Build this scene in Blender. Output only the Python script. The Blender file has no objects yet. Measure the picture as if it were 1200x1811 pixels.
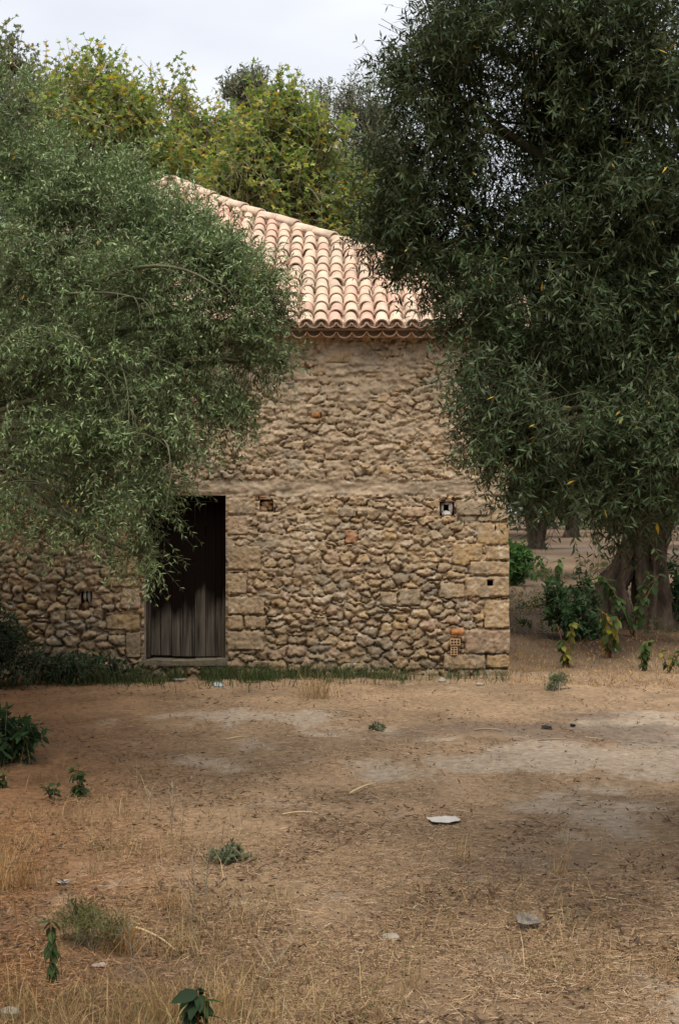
import bpy, math, random
import numpy as np
from mathutils import Vector, Matrix, Euler

# ------------------------------------------------------------------ camera, sky, sun, exposure
SC = bpy.context.scene
C = SC.collection
R = math.radians
EYE = 2.0
FPX = 2500.0            # focal length in photograph pixels (1200 wide)

cam = bpy.data.cameras.new('camera')
cam.sensor_fit = 'HORIZONTAL'
cam.sensor_width = 24.0
cam.lens = 50.0
cam.clip_end = 3000
camo = bpy.data.objects.new('camera', cam)
camo.location = (0, 0, EYE)
camo.rotation_euler = (R(90), 0, 0)
C.objects.link(camo)
SC.camera = camo

SUN_EL, SUN_AZ = R(71), R(188)      # azimuth from +Y clockwise: high behind the camera, a little to the left
w = bpy.data.worlds.new('World')
SC.world = w
w.use_nodes = True
nt = w.node_tree
nt.nodes.clear()
out = nt.nodes.new('ShaderNodeOutputWorld')
sky = nt.nodes.new('ShaderNodeTexSky')
sky.sky_type = 'NISHITA'
sky.sun_disc = False
sky.sun_elevation = SUN_EL
sky.sun_rotation = SUN_AZ
bg1 = nt.nodes.new('ShaderNodeBackground')
bg1.inputs[1].default_value = 0.10
nt.links.new(sky.outputs[0], bg1.inputs[0])
tc = nt.nodes.new('ShaderNodeTexCoord')
mp = nt.nodes.new('ShaderNodeMapping')
mp.inputs['Scale'].default_value = (1.6, 1.6, 5.0)
nz = nt.nodes.new('ShaderNodeTexNoise')
nz.inputs['Scale'].default_value = 2.2
nz.inputs['Detail'].default_value = 4
cr = nt.nodes.new('ShaderNodeValToRGB')
cr.color_ramp.elements[0].position = 0.3
cr.color_ramp.elements[0].color = (0.66, 0.69, 0.75, 1)
cr.color_ramp.elements[1].position = 0.7
cr.color_ramp.elements[1].color = (0.90, 0.91, 0.935, 1)
bg2 = nt.nodes.new('ShaderNodeBackground')
bg2.inputs[1].default_value = 0.92
mx = nt.nodes.new('ShaderNodeMixShader')
mx.inputs[0].default_value = 0.86
nt.links.new(tc.outputs['Generated'], mp.inputs[0])
nt.links.new(mp.outputs[0], nz.inputs['Vector'])
nt.links.new(nz.outputs['Fac'], cr.inputs[0])
nt.links.new(cr.outputs[0], bg2.inputs[0])
nt.links.new(bg1.outputs[0], mx.inputs[1])
nt.links.new(bg2.outputs[0], mx.inputs[2])
nt.links.new(mx.outputs[0], out.inputs[0])

sl = bpy.data.lights.new('sun', 'SUN')
sl.energy = 3.5
sl.angle = R(60)
sl.color = (1.0, 0.93, 0.82)
so = bpy.data.objects.new('sun', sl)
sd = Vector((math.sin(SUN_AZ) * math.cos(SUN_EL), math.cos(SUN_AZ) * math.cos(SUN_EL), math.sin(SUN_EL)))
so.rotation_euler = sd.to_track_quat('Z', 'Y').to_euler()
so.location = (6, -10, 20)
C.objects.link(so)

SC.view_settings.view_transform = 'Standard'
SC.view_settings.look = 'None'
SC.view_settings.gamma = 1.0
SC.view_settings.use_curve_mapping = False
SC.view_settings.exposure = 0.46

# ------------------------------------------------------------------ helpers
def at(px, py, Y):
    return np.array(((px - 600) / FPX * Y, Y, EYE - (py - 905.5) / FPX * Y))

def on_ground(px, py):
    Y = FPX * EYE / (py - 905.5)
    return (px - 600) / FPX * Y, Y

def h2(ix, iy, seed):
    n = (ix.astype(np.int64) * 374761393 + iy.astype(np.int64) * 668265263 + seed * 1442695041) & 0x7fffffff
    n = ((n ^ (n >> 13)) * 1274126177) & 0x7fffffff
    n = (n ^ (n >> 16)) & 0xffff
    return n / 65535.0

def vnoise(x, y, seed=0):
    ix = np.floor(x); iy = np.floor(y)
    fx = x - ix; fy = y - iy
    fx = fx * fx * (3 - 2 * fx); fy = fy * fy * (3 - 2 * fy)
    a = h2(ix, iy, seed); b = h2(ix + 1, iy, seed); c = h2(ix, iy + 1, seed); d = h2(ix + 1, iy + 1, seed)
    return (a * (1 - fx) + b * fx) * (1 - fy) + (c * (1 - fx) + d * fx) * fy

def fbm(x, y, seed=0, o=4):
    x = np.asarray(x, float); y = np.asarray(y, float)
    s = 0; a = 0.5; t = 0
    for k in range(o):
        s = s + a * vnoise(x * 2 ** k + 13.7 * k, y * 2 ** k - 7.3 * k, seed + k)
        t += a; a *= 0.5
    return s / t            # 0..1

def link(o, parent=None):
    C.objects.link(o)
    if parent is not None:
        o.parent = parent
    return o

def tag(o, label=None, cat=None, group=None, kind=None):
    if label: o['label'] = label
    if cat: o['category'] = cat
    if group: o['group'] = group
    if kind: o['kind'] = kind
    return o

def thing(name, label, cat, loc=(0, 0, 0), group=None):
    o = bpy.data.objects.new(name, None)
    o.location = loc
    o.empty_display_size = 0.2
    link(o)
    return tag(o, label, cat, group)

def colattr(me, cols):
    a = me.color_attributes.new('Col', 'FLOAT_COLOR', 'POINT')
    c = np.ones((len(me.vertices), 4), np.float32)
    c[:, :3] = cols
    a.data.foreach_set('color', c.ravel())

def mesh_from(name, V, F, mat=None, cols=None, smooth=False):
    me = bpy.data.meshes.new(name)
    me.from_pydata([tuple(v) for v in V], [], [tuple(f) for f in F])
    me.update()
    if mat: me.materials.append(mat)
    if smooth: me.polygons.foreach_set('use_smooth', [True] * len(me.polygons))
    if cols is not None: colattr(me, cols)
    return me

def mesh_np(name, V, loops, sizes, mat=None, cols=None, smooth=False):
    """V (n,3); loops flat vertex indices; sizes per polygon (array)"""
    me = bpy.data.meshes.new(name)
    me.vertices.add(len(V)); me.loops.add(len(loops)); me.polygons.add(len(sizes))
    me.vertices.foreach_set('co', np.asarray(V, np.float32).ravel())
    me.loops.foreach_set('vertex_index', np.asarray(loops, np.int32))
    st = np.zeros(len(sizes), np.int32); st[1:] = np.cumsum(sizes)[:-1]
    me.polygons.foreach_set('loop_start', st)
    me.polygons.foreach_set('loop_total', np.asarray(sizes, np.int32))
    if smooth: me.polygons.foreach_set('use_smooth', np.ones(len(sizes), bool))
    me.update(calc_edges=True)
    if mat: me.materials.append(mat)
    if cols is not None: colattr(me, cols)
    return me

def obj(name, me, parent=None, loc=None, rot=None, scale=None):
    o = bpy.data.objects.new(name, me)
    link(o, parent)
    if loc is not None: o.location = loc
    if rot is not None: o.rotation_euler = rot
    if scale is not None: o.scale = scale
    return o

class MB:
    def __init__(s): s.V = []; s.F = []; s.Cc = []
    def add(s, V, F, col=None):
        n = len(s.V)
        s.V.extend([tuple(v) for v in V]); s.F.extend([tuple(i + n for i in f) for f in F])
        s.Cc.extend([col if col is not None else (1, 1, 1)] * len(V))
    def box(s, x0, x1, y0, y1, z0, z1, col=None):
        V = [(x, y, z) for z in (z0, z1) for y in (y0, y1) for x in (x0, x1)]
        s.add(V, [(0, 2, 3, 1), (4, 5, 7, 6), (0, 1, 5, 4), (2, 6, 7, 3), (0, 4, 6, 2), (1, 3, 7, 5)], col)
    def mesh(s, name, mat, smooth=False):
        return mesh_from(name, s.V, s.F, mat, np.array(s.Cc), smooth)

def norm(a):
    return a / np.maximum(np.linalg.norm(a, axis=-1, keepdims=True), 1e-9)

def tube(P, rad, sides=8, seed=0, lump=0.0, lobes=0, cap=True):
    """P list of points, rad list; returns V,F. lump = radial noise, lobes = number of flutes"""
    P = np.array(P, float); n = len(P)
    rng = np.random.default_rng(seed)
    ph = rng.uniform(0, 6.28, 4)
    V = []
    T = np.gradient(P, axis=0); T = norm(T)
    ref = np.array((0.31, 0.17, 0.93)) if abs(T[0][2]) < .9 else np.array((1, 0.1, 0))
    A = norm(ref - (T @ ref)[:, None] * T)
    B = np.cross(T, A)
    for i in range(n):
        for k in range(sides):
            th = 2 * math.pi * k / sides
            r = rad[i]
            if lump:
                r *= 1 + lump * (0.5 * math.sin(lobes * th + ph[0] + i * .25) + 0.3 * math.sin((lobes + 2) * th + ph[1] - i * .4)
                                 + 0.45 * math.sin(2 * th + i * 0.9 + ph[2]) + 0.5 * rng.uniform(-.5, .5))
            V.append(P[i] + r * (math.cos(th) * A[i] + math.sin(th) * B[i]))
    F = []
    for i in range(n - 1):
        for k in range(sides):
            a = i * sides + k; b = i * sides + (k + 1) % sides
            F.append((a, b, b + sides, a + sides))
    if cap:
        F.append(tuple(range(sides - 1, -1, -1))); F.append(tuple((n - 1) * sides + k for k in range(sides)))
    return V, F

def gnarl(P, rad, seed, rings=44, sides=44, amp=.26, lobes=5, twist=1.1, pits=()):
    """old fluted trunk: resampled path, ridged and knotted radius, optional hollows (theta, t, size, depth)"""
    P = np.array(P, float); t0 = np.linspace(0, 1, len(P)); t = np.linspace(0, 1, rings)
    Pc = np.stack([np.interp(t, t0, P[:, i]) for i in range(3)], 1)
    for _ in range(3): Pc[1:-1] = (Pc[:-2] + 2 * Pc[1:-1] + Pc[2:]) / 4
    rc = np.interp(t, t0, rad)
    T = norm(np.gradient(Pc, axis=0)); ref = np.array((1.0, .05, .1)); A = norm(ref - (T @ ref)[:, None] * T); B = np.cross(T, A)
    th = np.linspace(0, 2 * math.pi, sides, endpoint=False)
    TH, TT = np.meshgrid(th, t); r_ = np.random.default_rng(seed); ph = r_.uniform(0, 6.28, 4)
    cxx, sxx = np.cos(TH) * 1.5 + 5 + seed, np.sin(TH) * 1.5 + 5
    hgt = np.linalg.norm(P[-1] - P[0])
    f = 1 + amp * (1 - 2 * np.abs(np.sin(lobes * TH / 2 + twist * TT * 2 + ph[0] + 1.2 * np.sin(TT * 5 + ph[1])))) * .8
    f = f + amp * 1.6 * (fbm(cxx * 1.3 + TT * hgt * .8, sxx * 1.3 + TT * hgt * 1.1, seed, 4) - .5) + amp * .7 * (fbm(cxx * 5, sxx * 5 + TT * hgt * 2.2, seed + 3, 4) - .5)
    for (pt, pz, ps, pd) in pits:
        dth = np.angle(np.exp(1j * (TH - pt))); f = f - pd * np.exp(-((dth / ps) ** 2 + ((TT - pz) / (ps * .22)) ** 2))
    R_ = rc[:, None] * np.maximum(f, .25)
    Vv = Pc[:, None] + R_[..., None] * (np.cos(TH)[..., None] * A[:, None] + np.sin(TH)[..., None] * B[:, None])
    F = []
    for i in range(rings - 1):
        for k in range(sides):
            a = i * sides + k; b = i * sides + (k + 1) % sides
            F.append((a, b, b + sides, a + sides))
    F.append(tuple((rings - 1) * sides + k for k in range(sides)))
    return [tuple(v) for v in Vv.reshape(-1, 3)], F

def bezier(a, b, c, n):
    a, b, c = map(np.array, (a, b, c))
    return [(1 - t) ** 2 * a + 2 * t * (1 - t) * b + t * t * c for t in np.linspace(0, 1, n)]

KITE2 = [(0, 0), (.42, .5), (1, 0), (.42, -.5)]
def leaves_np(P, D, N, L, W, shape, bend=0.0):
    S_ = norm(np.cross(D, N)); N = np.cross(S_, D)
    k = len(shape)
    V = np.empty((len(P), k, 3))
    for i, (t, s) in enumerate(shape):
        V[:, i] = P + D * (L * t)[:, None] + S_ * (W * s)[:, None] + N * (L * (bend * t * t - abs(s) * .0))[:, None]
    return V

def leaf_mesh(name, V, cols, material):
    n, k, _ = V.shape
    return mesh_np(name, V.reshape(-1, 3), np.arange(n * k), np.full(n, k), material, np.repeat(cols, k, axis=0))

# ------------------------------------------------------------------ materials
def mat(name, col=None, attr=False, rough=0.85, nscale=6.0, namt=0.25, bscale=30.0, bstr=0.3, bdist=0.01, detail=6,
        rnd=0.0, stretch=None, spec=0.2, obj_coords=True):
    m = bpy.data.materials.new(name); m.use_nodes = True
    t = m.node_tree; N = t.nodes; L = t.links
    b = N['Principled BSDF']
    b.inputs['Roughness'].default_value = rough
    b.inputs['Specular IOR Level'].default_value = spec
    tcn = N.new('ShaderNodeTexCoord')
    src = tcn.outputs['Object']
    if not obj_coords:
        g = N.new('ShaderNodeNewGeometry'); src = g.outputs['Position']
    if stretch:
        mpn = N.new('ShaderNodeMapping'); mpn.inputs['Scale'].default_value = stretch
        L.new(src, mpn.inputs[0]); src = mpn.outputs[0]
    n1 = N.new('ShaderNodeTexNoise'); n1.inputs['Scale'].default_value = nscale; n1.inputs['Detail'].default_value = detail
    n1.inputs['Roughness'].default_value = 0.62
    L.new(src, n1.inputs['Vector'])
    if attr:
        a = N.new('ShaderNodeAttribute'); a.attribute_name = 'Col'; cs = a.outputs['Color']
    else:
        rgb = N.new('ShaderNodeRGB'); rgb.outputs[0].default_value = (*col, 1); cs = rgb.outputs[0]
    mr = N.new('ShaderNodeMapRange')
    mr.inputs['From Min'].default_value = 0.25; mr.inputs['From Max'].default_value = 0.75
    mr.inputs['To Min'].default_value = 1 - namt; mr.inputs['To Max'].default_value = 1 + namt
    L.new(n1.outputs['Fac'], mr.inputs[0])
    v = N.new('ShaderNodeVectorMath'); v.operation = 'SCALE'
    L.new(cs, v.inputs[0]); L.new(mr.outputs[0], v.inputs['Scale'])
    cs = v.outputs[0]
    if rnd:
        oi = N.new('ShaderNodeObjectInfo')
        mr2 = N.new('ShaderNodeMapRange'); mr2.inputs['To Min'].default_value = 1 - rnd; mr2.inputs['To Max'].default_value = 1 + rnd
        L.new(oi.outputs['Random'], mr2.inputs[0])
        v2 = N.new('ShaderNodeVectorMath'); v2.operation = 'SCALE'
        L.new(cs, v2.inputs[0]); L.new(mr2.outputs[0], v2.inputs['Scale']); cs = v2.outputs[0]
    L.new(cs, b.inputs['Base Color'])
    if bstr:
        n2 = N.new('ShaderNodeTexNoise'); n2.inputs['Scale'].default_value = bscale; n2.inputs['Detail'].default_value = 8
        n2.inputs['Roughness'].default_value = 0.65
        L.new(src, n2.inputs['Vector'])
        bp = N.new('ShaderNodeBump'); bp.inputs['Strength'].default_value = bstr; bp.inputs['Distance'].default_value = bdist
        L.new(n2.outputs['Fac'], bp.inputs['Height']); L.new(bp.outputs[0], b.inputs['Normal'])
    m['_col'] = 0
    return m

def leafmat(name, under=(0.30, 0.33, 0.26), umix=0.0, trans=0.25, rough=0.5, spec=0.35):
    """leaf colour from the Col attribute; paler underside; some light passes through"""
    m = bpy.data.materials.new(name); m.use_nodes = True
    t = m.node_tree; N = t.nodes; L = t.links
    b = N['Principled BSDF']; o = N['Material Output']
    b.inputs['Roughness'].default_value = rough; b.inputs['Specular IOR Level'].default_value = spec
    a = N.new('ShaderNodeAttribute'); a.attribute_name = 'Col'
    g = N.new('ShaderNodeNewGeometry')
    mu = N.new('ShaderNodeMath'); mu.operation = 'MULTIPLY'; mu.inputs[1].default_value = umix
    L.new(g.outputs['Backfacing'], mu.inputs[0])
    mi = N.new('ShaderNodeMix'); mi.data_type = 'RGBA'
    mi.inputs[7].default_value = (*under, 1)
    L.new(mu.outputs[0], mi.inputs[0]); L.new(a.outputs['Color'], mi.inputs[6])
    L.new(mi.outputs[2], b.inputs['Base Color'])
    tr = N.new('ShaderNodeBsdfTranslucent')
    hs = N.new('ShaderNodeHueSaturation'); hs.inputs['Saturation'].default_value = 1.15; hs.inputs['Value'].default_value = 1.3
    L.new(a.outputs['Color'], hs.inputs['Color']); L.new(hs.outputs[0], tr.inputs[0])
    ms = N.new('ShaderNodeMixShader'); ms.inputs[0].default_value = trans
    L.new(b.outputs[0], ms.inputs[1]); L.new(tr.outputs[0], ms.inputs[2]); L.new(ms.outputs[0], o.inputs[0])
    return m

M = {}
M['stone'] = mat('stone', attr=True, rough=0.94, nscale=14, namt=0.40, bscale=55, bstr=.8, bdist=0.015, obj_coords=False, spec=.1)
M['mortar'] = mat('mortar', attr=True, rough=0.96, nscale=12, namt=0.34, bscale=55, bstr=.8, bdist=0.015, spec=.1, obj_coords=False)
M['tile'] = mat('clay_tile', attr=True, rough=0.9, nscale=9, namt=0.26, bscale=60, bstr=0.4, bdist=0.006, rnd=0.10, obj_coords=False, spec=.1)
M['tilemortar'] = mat('roof_mortar', (0.46, 0.35, 0.265), rough=0.95, nscale=14, namt=0.25, bscale=50, bstr=0.5)
M['bark'] = mat('bark', (0.085, 0.064, 0.047), rough=0.95, nscale=7, namt=0.9, bscale=9, bstr=1.0, bdist=0.12, stretch=(1, 1, .35), spec=.05, detail=9)
M['twig'] = mat('twig', (0.27, 0.225, 0.16), rough=0.9, nscale=8, namt=0.3, bstr=0)
M['twigdark'] = mat('green_twig', (0.085, 0.08, 0.045), rough=0.9, nscale=8, namt=0.3, bstr=0)
M['twigmid'] = mat('grey_twig', (0.125, 0.125, 0.075), rough=0.9, nscale=8, namt=0.3, bstr=0)
M['brick'] = mat('hollow_brick', (0.42, 0.27, 0.145), rough=0.9, nscale=20, namt=0.25, bscale=60, bstr=0.4)
M['hole'] = mat('dark_recess', (0.07, 0.028, 0.018), rough=1, nscale=10, namt=0.4, bstr=0)
M['white'] = mat('limewashed_rubble', (0.62, 0.57, 0.52), rough=0.9, nscale=16, namt=0.3, bscale=40, bstr=0.5)
M['olive'] = leafmat('olive_leaf', under=(0.17, 0.21, 0.125), umix=0.42, trans=0.14, rough=.55, spec=.22)
M['leaf'] = leafmat('broad_leaf', under=(0.16, 0.19, 0.09), umix=0.35, trans=0.42, rough=.65, spec=.15)
M['straw'] = leafmat('dry_straw', umix=0.0, trans=0.15, rough=0.8, spec=0.15)
M['stem'] = mat('plant_stem', (0.16, 0.07, 0.04), rough=0.7, nscale=8, namt=0.3, bstr=0)
M['rock'] = mat('rock', (0.20, 0.175, 0.15), rough=0.95, nscale=14, namt=0.4, bscale=40, bstr=0.8, bdist=0.02)
M['palerock'] = mat('pale_rock', (0.27, 0.235, 0.19), rough=0.95, nscale=14, namt=0.3, bscale=40, bstr=0.6, bdist=0.02)
M['plastic'] = mat('dusty_plastic', (0.55, 0.55, 0.55), rough=0.45, nscale=12, namt=0.2, bscale=18, bstr=0.3, spec=0.5)
M['black'] = mat('charred', (0.015, 0.014, 0.013), rough=0.8, nscale=20, namt=0.4, bscale=40, bstr=0.6)

def wood_material():
    m = bpy.data.materials.new('weathered_painted_wood'); m.use_nodes = True
    t = m.node_tree; N = t.nodes; L = t.links; b = N['Principled BSDF']
    b.inputs['Roughness'].default_value = 0.9
    b.inputs['Specular IOR Level'].default_value = 0.04
    g = N.new('ShaderNodeNewGeometry')
    oi = N.new('ShaderNodeObjectInfo')
    mp1 = N.new('ShaderNodeMapping'); mp1.inputs['Scale'].default_value = (38, 38, 1.6); L.new(g.outputs['Position'], mp1.inputs[0])
    n1 = N.new('ShaderNodeTexNoise'); n1.inputs['Scale'].default_value = 1.0; n1.inputs['Detail'].default_value = 6; L.new(mp1.outputs[0], n1.inputs[0])
    sx = N.new('ShaderNodeSeparateXYZ'); L.new(g.outputs['Position'], sx.inputs[0])
    mp2 = N.new('ShaderNodeMapping'); mp2.inputs['Scale'].default_value = (7, 7, 2.2); L.new(g.outputs['Position'], mp2.inputs[0])
    n2 = N.new('ShaderNodeTexNoise'); n2.inputs['Scale'].default_value = 1.0; n2.inputs['Detail'].default_value = 5; L.new(mp2.outputs[0], n2.inputs[0])
    # worn paint: height plus noise plus a shift per plank
    a1 = N.new('ShaderNodeMath'); a1.operation = 'MULTIPLY_ADD'; a1.inputs[1].default_value = 0.75; L.new(n2.outputs[0], a1.inputs[0]); L.new(sx.outputs[2], a1.inputs[2])
    a2 = N.new('ShaderNodeMath'); a2.operation = 'MULTIPLY_ADD'; a2.inputs[1].default_value = 0.22; L.new(oi.outputs['Random'], a2.inputs[0]); L.new(a1.outputs[0], a2.inputs[2])
    mr = N.new('ShaderNodeMapRange'); mr.inputs['From Min'].default_value = 1.12; mr.inputs['From Max'].default_value = 1.42
    L.new(a2.outputs[0], mr.inputs[0])
    grey = N.new('ShaderNodeValToRGB')
    grey.color_ramp.elements[0].position = 0.32; grey.color_ramp.elements[0].color = (0.028, 0.022, 0.018, 1)
    grey.color_ramp.elements[1].position = 0.72; grey.color_ramp.elements[1].color = (0.165, 0.142, 0.115, 1)
    L.new(n1.outputs[0], grey.inputs[0])
    paint = N.new('ShaderNodeValToRGB')
    paint.color_ramp.elements[0].color = (0.005, 0.0032, 0.0026, 1); paint.color_ramp.elements[1].color = (0.011, 0.007, 0.005, 1)
    L.new(n1.outputs[0], paint.inputs[0])
    mi = N.new('ShaderNodeMix'); mi.data_type = 'RGBA'
    L.new(mr.outputs[0], mi.inputs[0]); L.new(grey.outputs[0], mi.inputs[6]); L.new(paint.outputs[0], mi.inputs[7])
    L.new(mi.outputs[2], b.inputs['Base Color'])
    bp = N.new('ShaderNodeBump'); bp.inputs['Strength'].default_value = 0.5; bp.inputs['Distance'].default_value = 0.004
    L.new(n1.outputs[0], bp.inputs['Height']); L.new(bp.outputs[0], b.inputs['Normal'])
    return m
M['wood'] = wood_material()

# ------------------------------------------------------------------ ground
# bare-earth patches: (px, py, half width px, half height px, strength)
PATCH = [(1010, 1340, 170, 26, 1.0), (1160, 1300, 120, 40, 1.0), (690, 1355, 70, 12, .65), (860, 1350, 120, 16, .7), (1090, 1450, 130, 42, .7), (450, 1265, 160, 18, .75),
         (610, 1300, 190, 16, .6), (300, 1310, 150, 12, .55), (1080, 1740, 130, 60, .45), (470, 1425, 40, 8, .8), (900, 1690, 120, 40, .45),
         (1120, 1262, 60, 8, .8), (640, 1440, 80, 15, .4), (100, 1290, 100, 20, .4)]
DARK = [(960, 1293, 190, 16, 1.0), (1000, 1262, 120, 12, .5), (1120, 1310, 80, 10, .4), (890, 1530, 180, 30, .55), (1130, 1590, 120, 40, .5), (150, 1740, 260, 110, .8), (60, 1600, 120, 60, .5), (600, 1800, 300, 40, .35), (955, 1100, 90, 45, 1.0), (1060, 1060, 60, 22, .7), (940, 1030, 40, 8, .6), (1000, 1150, 80, 14, .5)]  # dark soil and litter, also grove shade and foreground darkening put into the colour
def ell(lst, X, Y):
    s = np.zeros_like(X)
    Ys = np.maximum(Y, 1.5)
    px = 600 + FPX * X / Ys; py = 905.5 + FPX * EYE / Ys
    for (cx, cy, rx, ry, k) in lst:
        Y0 = FPX * EYE / (cy - 905.5); X0 = (cx - 600) / FPX * Y0
        RX = rx / FPX * Y0; RY = abs(FPX * EYE / (cy - ry - 905.5) - FPX * EYE / (cy + ry - 905.5)) / 2
        d = np.sqrt(((X - X0) / RX) ** 2 + ((Y - Y0) / RY) ** 2)
        s = np.maximum(s, k * np.clip(1.7 - d, 0, 1.2))
    return s
def bare_mask(X, Y):
    n = fbm(X * 1.1, Y * 0.8, 5, 5); n2 = fbm(X * 4, Y * 3, 9, 4)
    m = ell(PATCH, X, Y) * .85 + (n - .5) * 2.3 + (n2 - .5) * 1.9 - 0.42
    return np.clip(m * 2.6, 0, 1)
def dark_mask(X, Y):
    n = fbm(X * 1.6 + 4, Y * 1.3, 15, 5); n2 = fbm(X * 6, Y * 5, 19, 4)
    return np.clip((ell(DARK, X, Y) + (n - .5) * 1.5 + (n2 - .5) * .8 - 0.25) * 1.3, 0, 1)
def gz(X, Y):
    X = np.asarray(X, float); Y = np.asarray(Y, float)
    return (fbm(X * .5, Y * .5, 31, 3) - .5) * 0.09 + (fbm(X * 3, Y * 3, 41, 3) - .5) * 0.05 + (fbm(X * 11, Y * 11, 43, 2) - .5) * 0.022
def gzf(x, y):
    return float(gz(np.array([x]), np.array([y]))[0])

xs = np.concatenate([-np.geomspace(1200, 7, 26), np.arange(-6.5, 6.5, .08), np.geomspace(6.6, 1200, 26)])
ys = np.concatenate([-np.geomspace(300, 4, 12), np.arange(-3, 3.6, .5), np.arange(3.8, 18.5, .075), np.geomspace(18.6, 2500, 60)])
GX, GY = np.meshgrid(xs, ys)
GZ = gz(GX, GY)
far = np.clip((GY - 40) / 60, 0, 1)
GZ = GZ + far * (fbm(GX * .03, GY * .03, 77, 3) - .5) * 1.2
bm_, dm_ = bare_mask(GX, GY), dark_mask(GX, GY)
GZ = GZ - 0.012 * bm_
nx, ny = len(xs), len(ys)
I = np.arange(nx * ny).reshape(ny, nx)
Q = np.stack([I[:-1, :-1], I[:-1, 1:], I[1:, 1:], I[1:, :-1]], -1).reshape(-1, 4)
straw_n = fbm(GX * 2.2, GY * 1.8, 55, 5)[..., None]
earth = np.array((0.315, 0.25, 0.185)) * (0.9 + .25 * fbm(GX * 5, GY * 4, 61, 4)[..., None])
strawc = np.array((0.275, 0.187, 0.113)) * (0.50 + .9 * straw_n)
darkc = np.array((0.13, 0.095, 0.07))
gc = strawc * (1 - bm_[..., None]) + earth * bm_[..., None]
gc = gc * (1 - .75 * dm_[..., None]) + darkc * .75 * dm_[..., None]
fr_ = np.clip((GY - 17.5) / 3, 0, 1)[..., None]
gc = gc * (1 - fr_ * np.array((.92, .95, .98)) * np.clip(1.55 - 1.7 * fbm(GX * .45, GY * .28, 66, 5)[..., None], .42, 1))  # grove ground darkened and mottled: shade of the trees put into the colour
# redder, darker tint growing towards the left
lf = np.clip((-GX / np.maximum(GY, 1) - .08) * 7, 0, 1)[..., None]
gc = gc * (1 - .7 * lf) + gc * np.array((.80, .54, .37)) * .7 * lf
M['ground'] = mat('dry_earth', attr=True, rough=0.97, nscale=16, namt=0.42, bscale=55, bstr=0.9, bdist=0.03, detail=9)
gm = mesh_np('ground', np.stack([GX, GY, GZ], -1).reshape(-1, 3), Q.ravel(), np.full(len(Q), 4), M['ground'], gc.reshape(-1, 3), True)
tag(obj('ground', gm), 'dry trampled earth covered in straw', kind='structure')

# ------------------------------------------------------------------ the stone building
YW = 17.2
S = FPX / YW
def wx(px): return (px - 600) / S
def wz(py): return EYE - (py - 905.5) / S
XR = wx(900); XL = -7.25; DEPTH = 9.4
PXC = -2.58
bld = thing('stone_building', 'tan rubble stone farm building with clay tile roof and dark plank door', 'building', (0, YW, 0))
def bl(v):           # world -> building-local
    return (v[0], v[1] - YW, v[2])

door = (wx(255), wx(399), wz(1168), wz(876))
vents = [(wx(459), wx(483), wz(905), wz(883)), (wx(777), wx(803), wz(912), wz(887)), (wx(143), wx(163), wz(1075), wz(1046)),
         (wx(861), wx(871), wz(1036), wz(1026))]
band = (wx(335), XR, wz(874), wz(851))
openings = [door] + vents

def refine(bp, step):
    bp = sorted(bp); o = [bp[0]]
    for a, b in zip(bp[:-1], bp[1:]):
        n = max(1, int(round((b - a) / step)))
        o += list(np.linspace(a, b, n + 1)[1:])
    return np.array(o)
# grid lines, fine where the photograph looks, coarse beyond the left edge
gx = np.concatenate([refine([XL, -5.1], .06)[:-1], refine([-5.1, XR] + [v for o_ in openings for v in o_[:2]], .0155)])
gzv = refine([-.25, 4.28] + [v for o_ in openings for v in o_[2:]] + [band[2], band[3]], .0155)
WX, WZ = np.meshgrid(gx, gzv)
def sstep(a, b, x):
    t = np.clip((x - a) / (b - a), 0, 1); return t * t * (3 - 2 * t)
def zone(z):                       # 0 low (eroded joints) .. 1 high (mortar smeared over the stones)
    return np.clip((z - 0.9) / 1.2, 0, 1)
def clip_poly(poly, n, d):
    o = []
    m_ = len(poly)
    for i in range(m_):
        p, q = poly[i], poly[(i + 1) % m_]
        a = p[0] * n[0] + p[1] * n[1] - d; b = q[0] * n[0] + q[1] * n[1] - d
        if a <= 0: o.append(p)
        if (a < 0 < b) or (b < 0 < a):
            t = a / (a - b); o.append((p[0] + (q[0] - p[0]) * t, p[1] + (q[1] - p[1]) * t))
    return o
rng = np.random.default_rng(11)
def make_seeds(x0, x1, z0, z1, rng):
    sds = []; z = z0
    while z < z1:
        big = z < 1.35
        h = rng.uniform(.07, .18) if big else rng.uniform(.055, .125)
        x = x0 - rng.uniform(0, .2)
        while x < x1:
            wd = rng.uniform(.08, .28) if big else rng.uniform(.08, .26)
            if rng.random() < .12: wd *= 1.5
            if rng.random() < .3:          # two small stones on top of each other
                sds.append((x + wd / 2 + rng.uniform(-.03, .03), z + h * .22)); sds.append((x + wd / 2 + rng.uniform(-.03, .03), z + h * .78))
            else:
                sds.append((x + wd / 2 + rng.uniform(-.02, .02), z + h / 2 + rng.uniform(-.4, .4) * h))
            x += wd
        z += h
    return sds
TAN, GRT, OCH, PAL, GRY, PNK, BRK = [(0.41, 0.295, 0.175), (0.36, 0.27, 0.175), (0.44, 0.30, 0.15), (0.47, 0.37, 0.25), (0.29, 0.24, 0.175), (0.42, 0.29, 0.20), (0.47, 0.19, 0.07)]
MORT = np.array((0.43, 0.33, 0.222))
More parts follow.
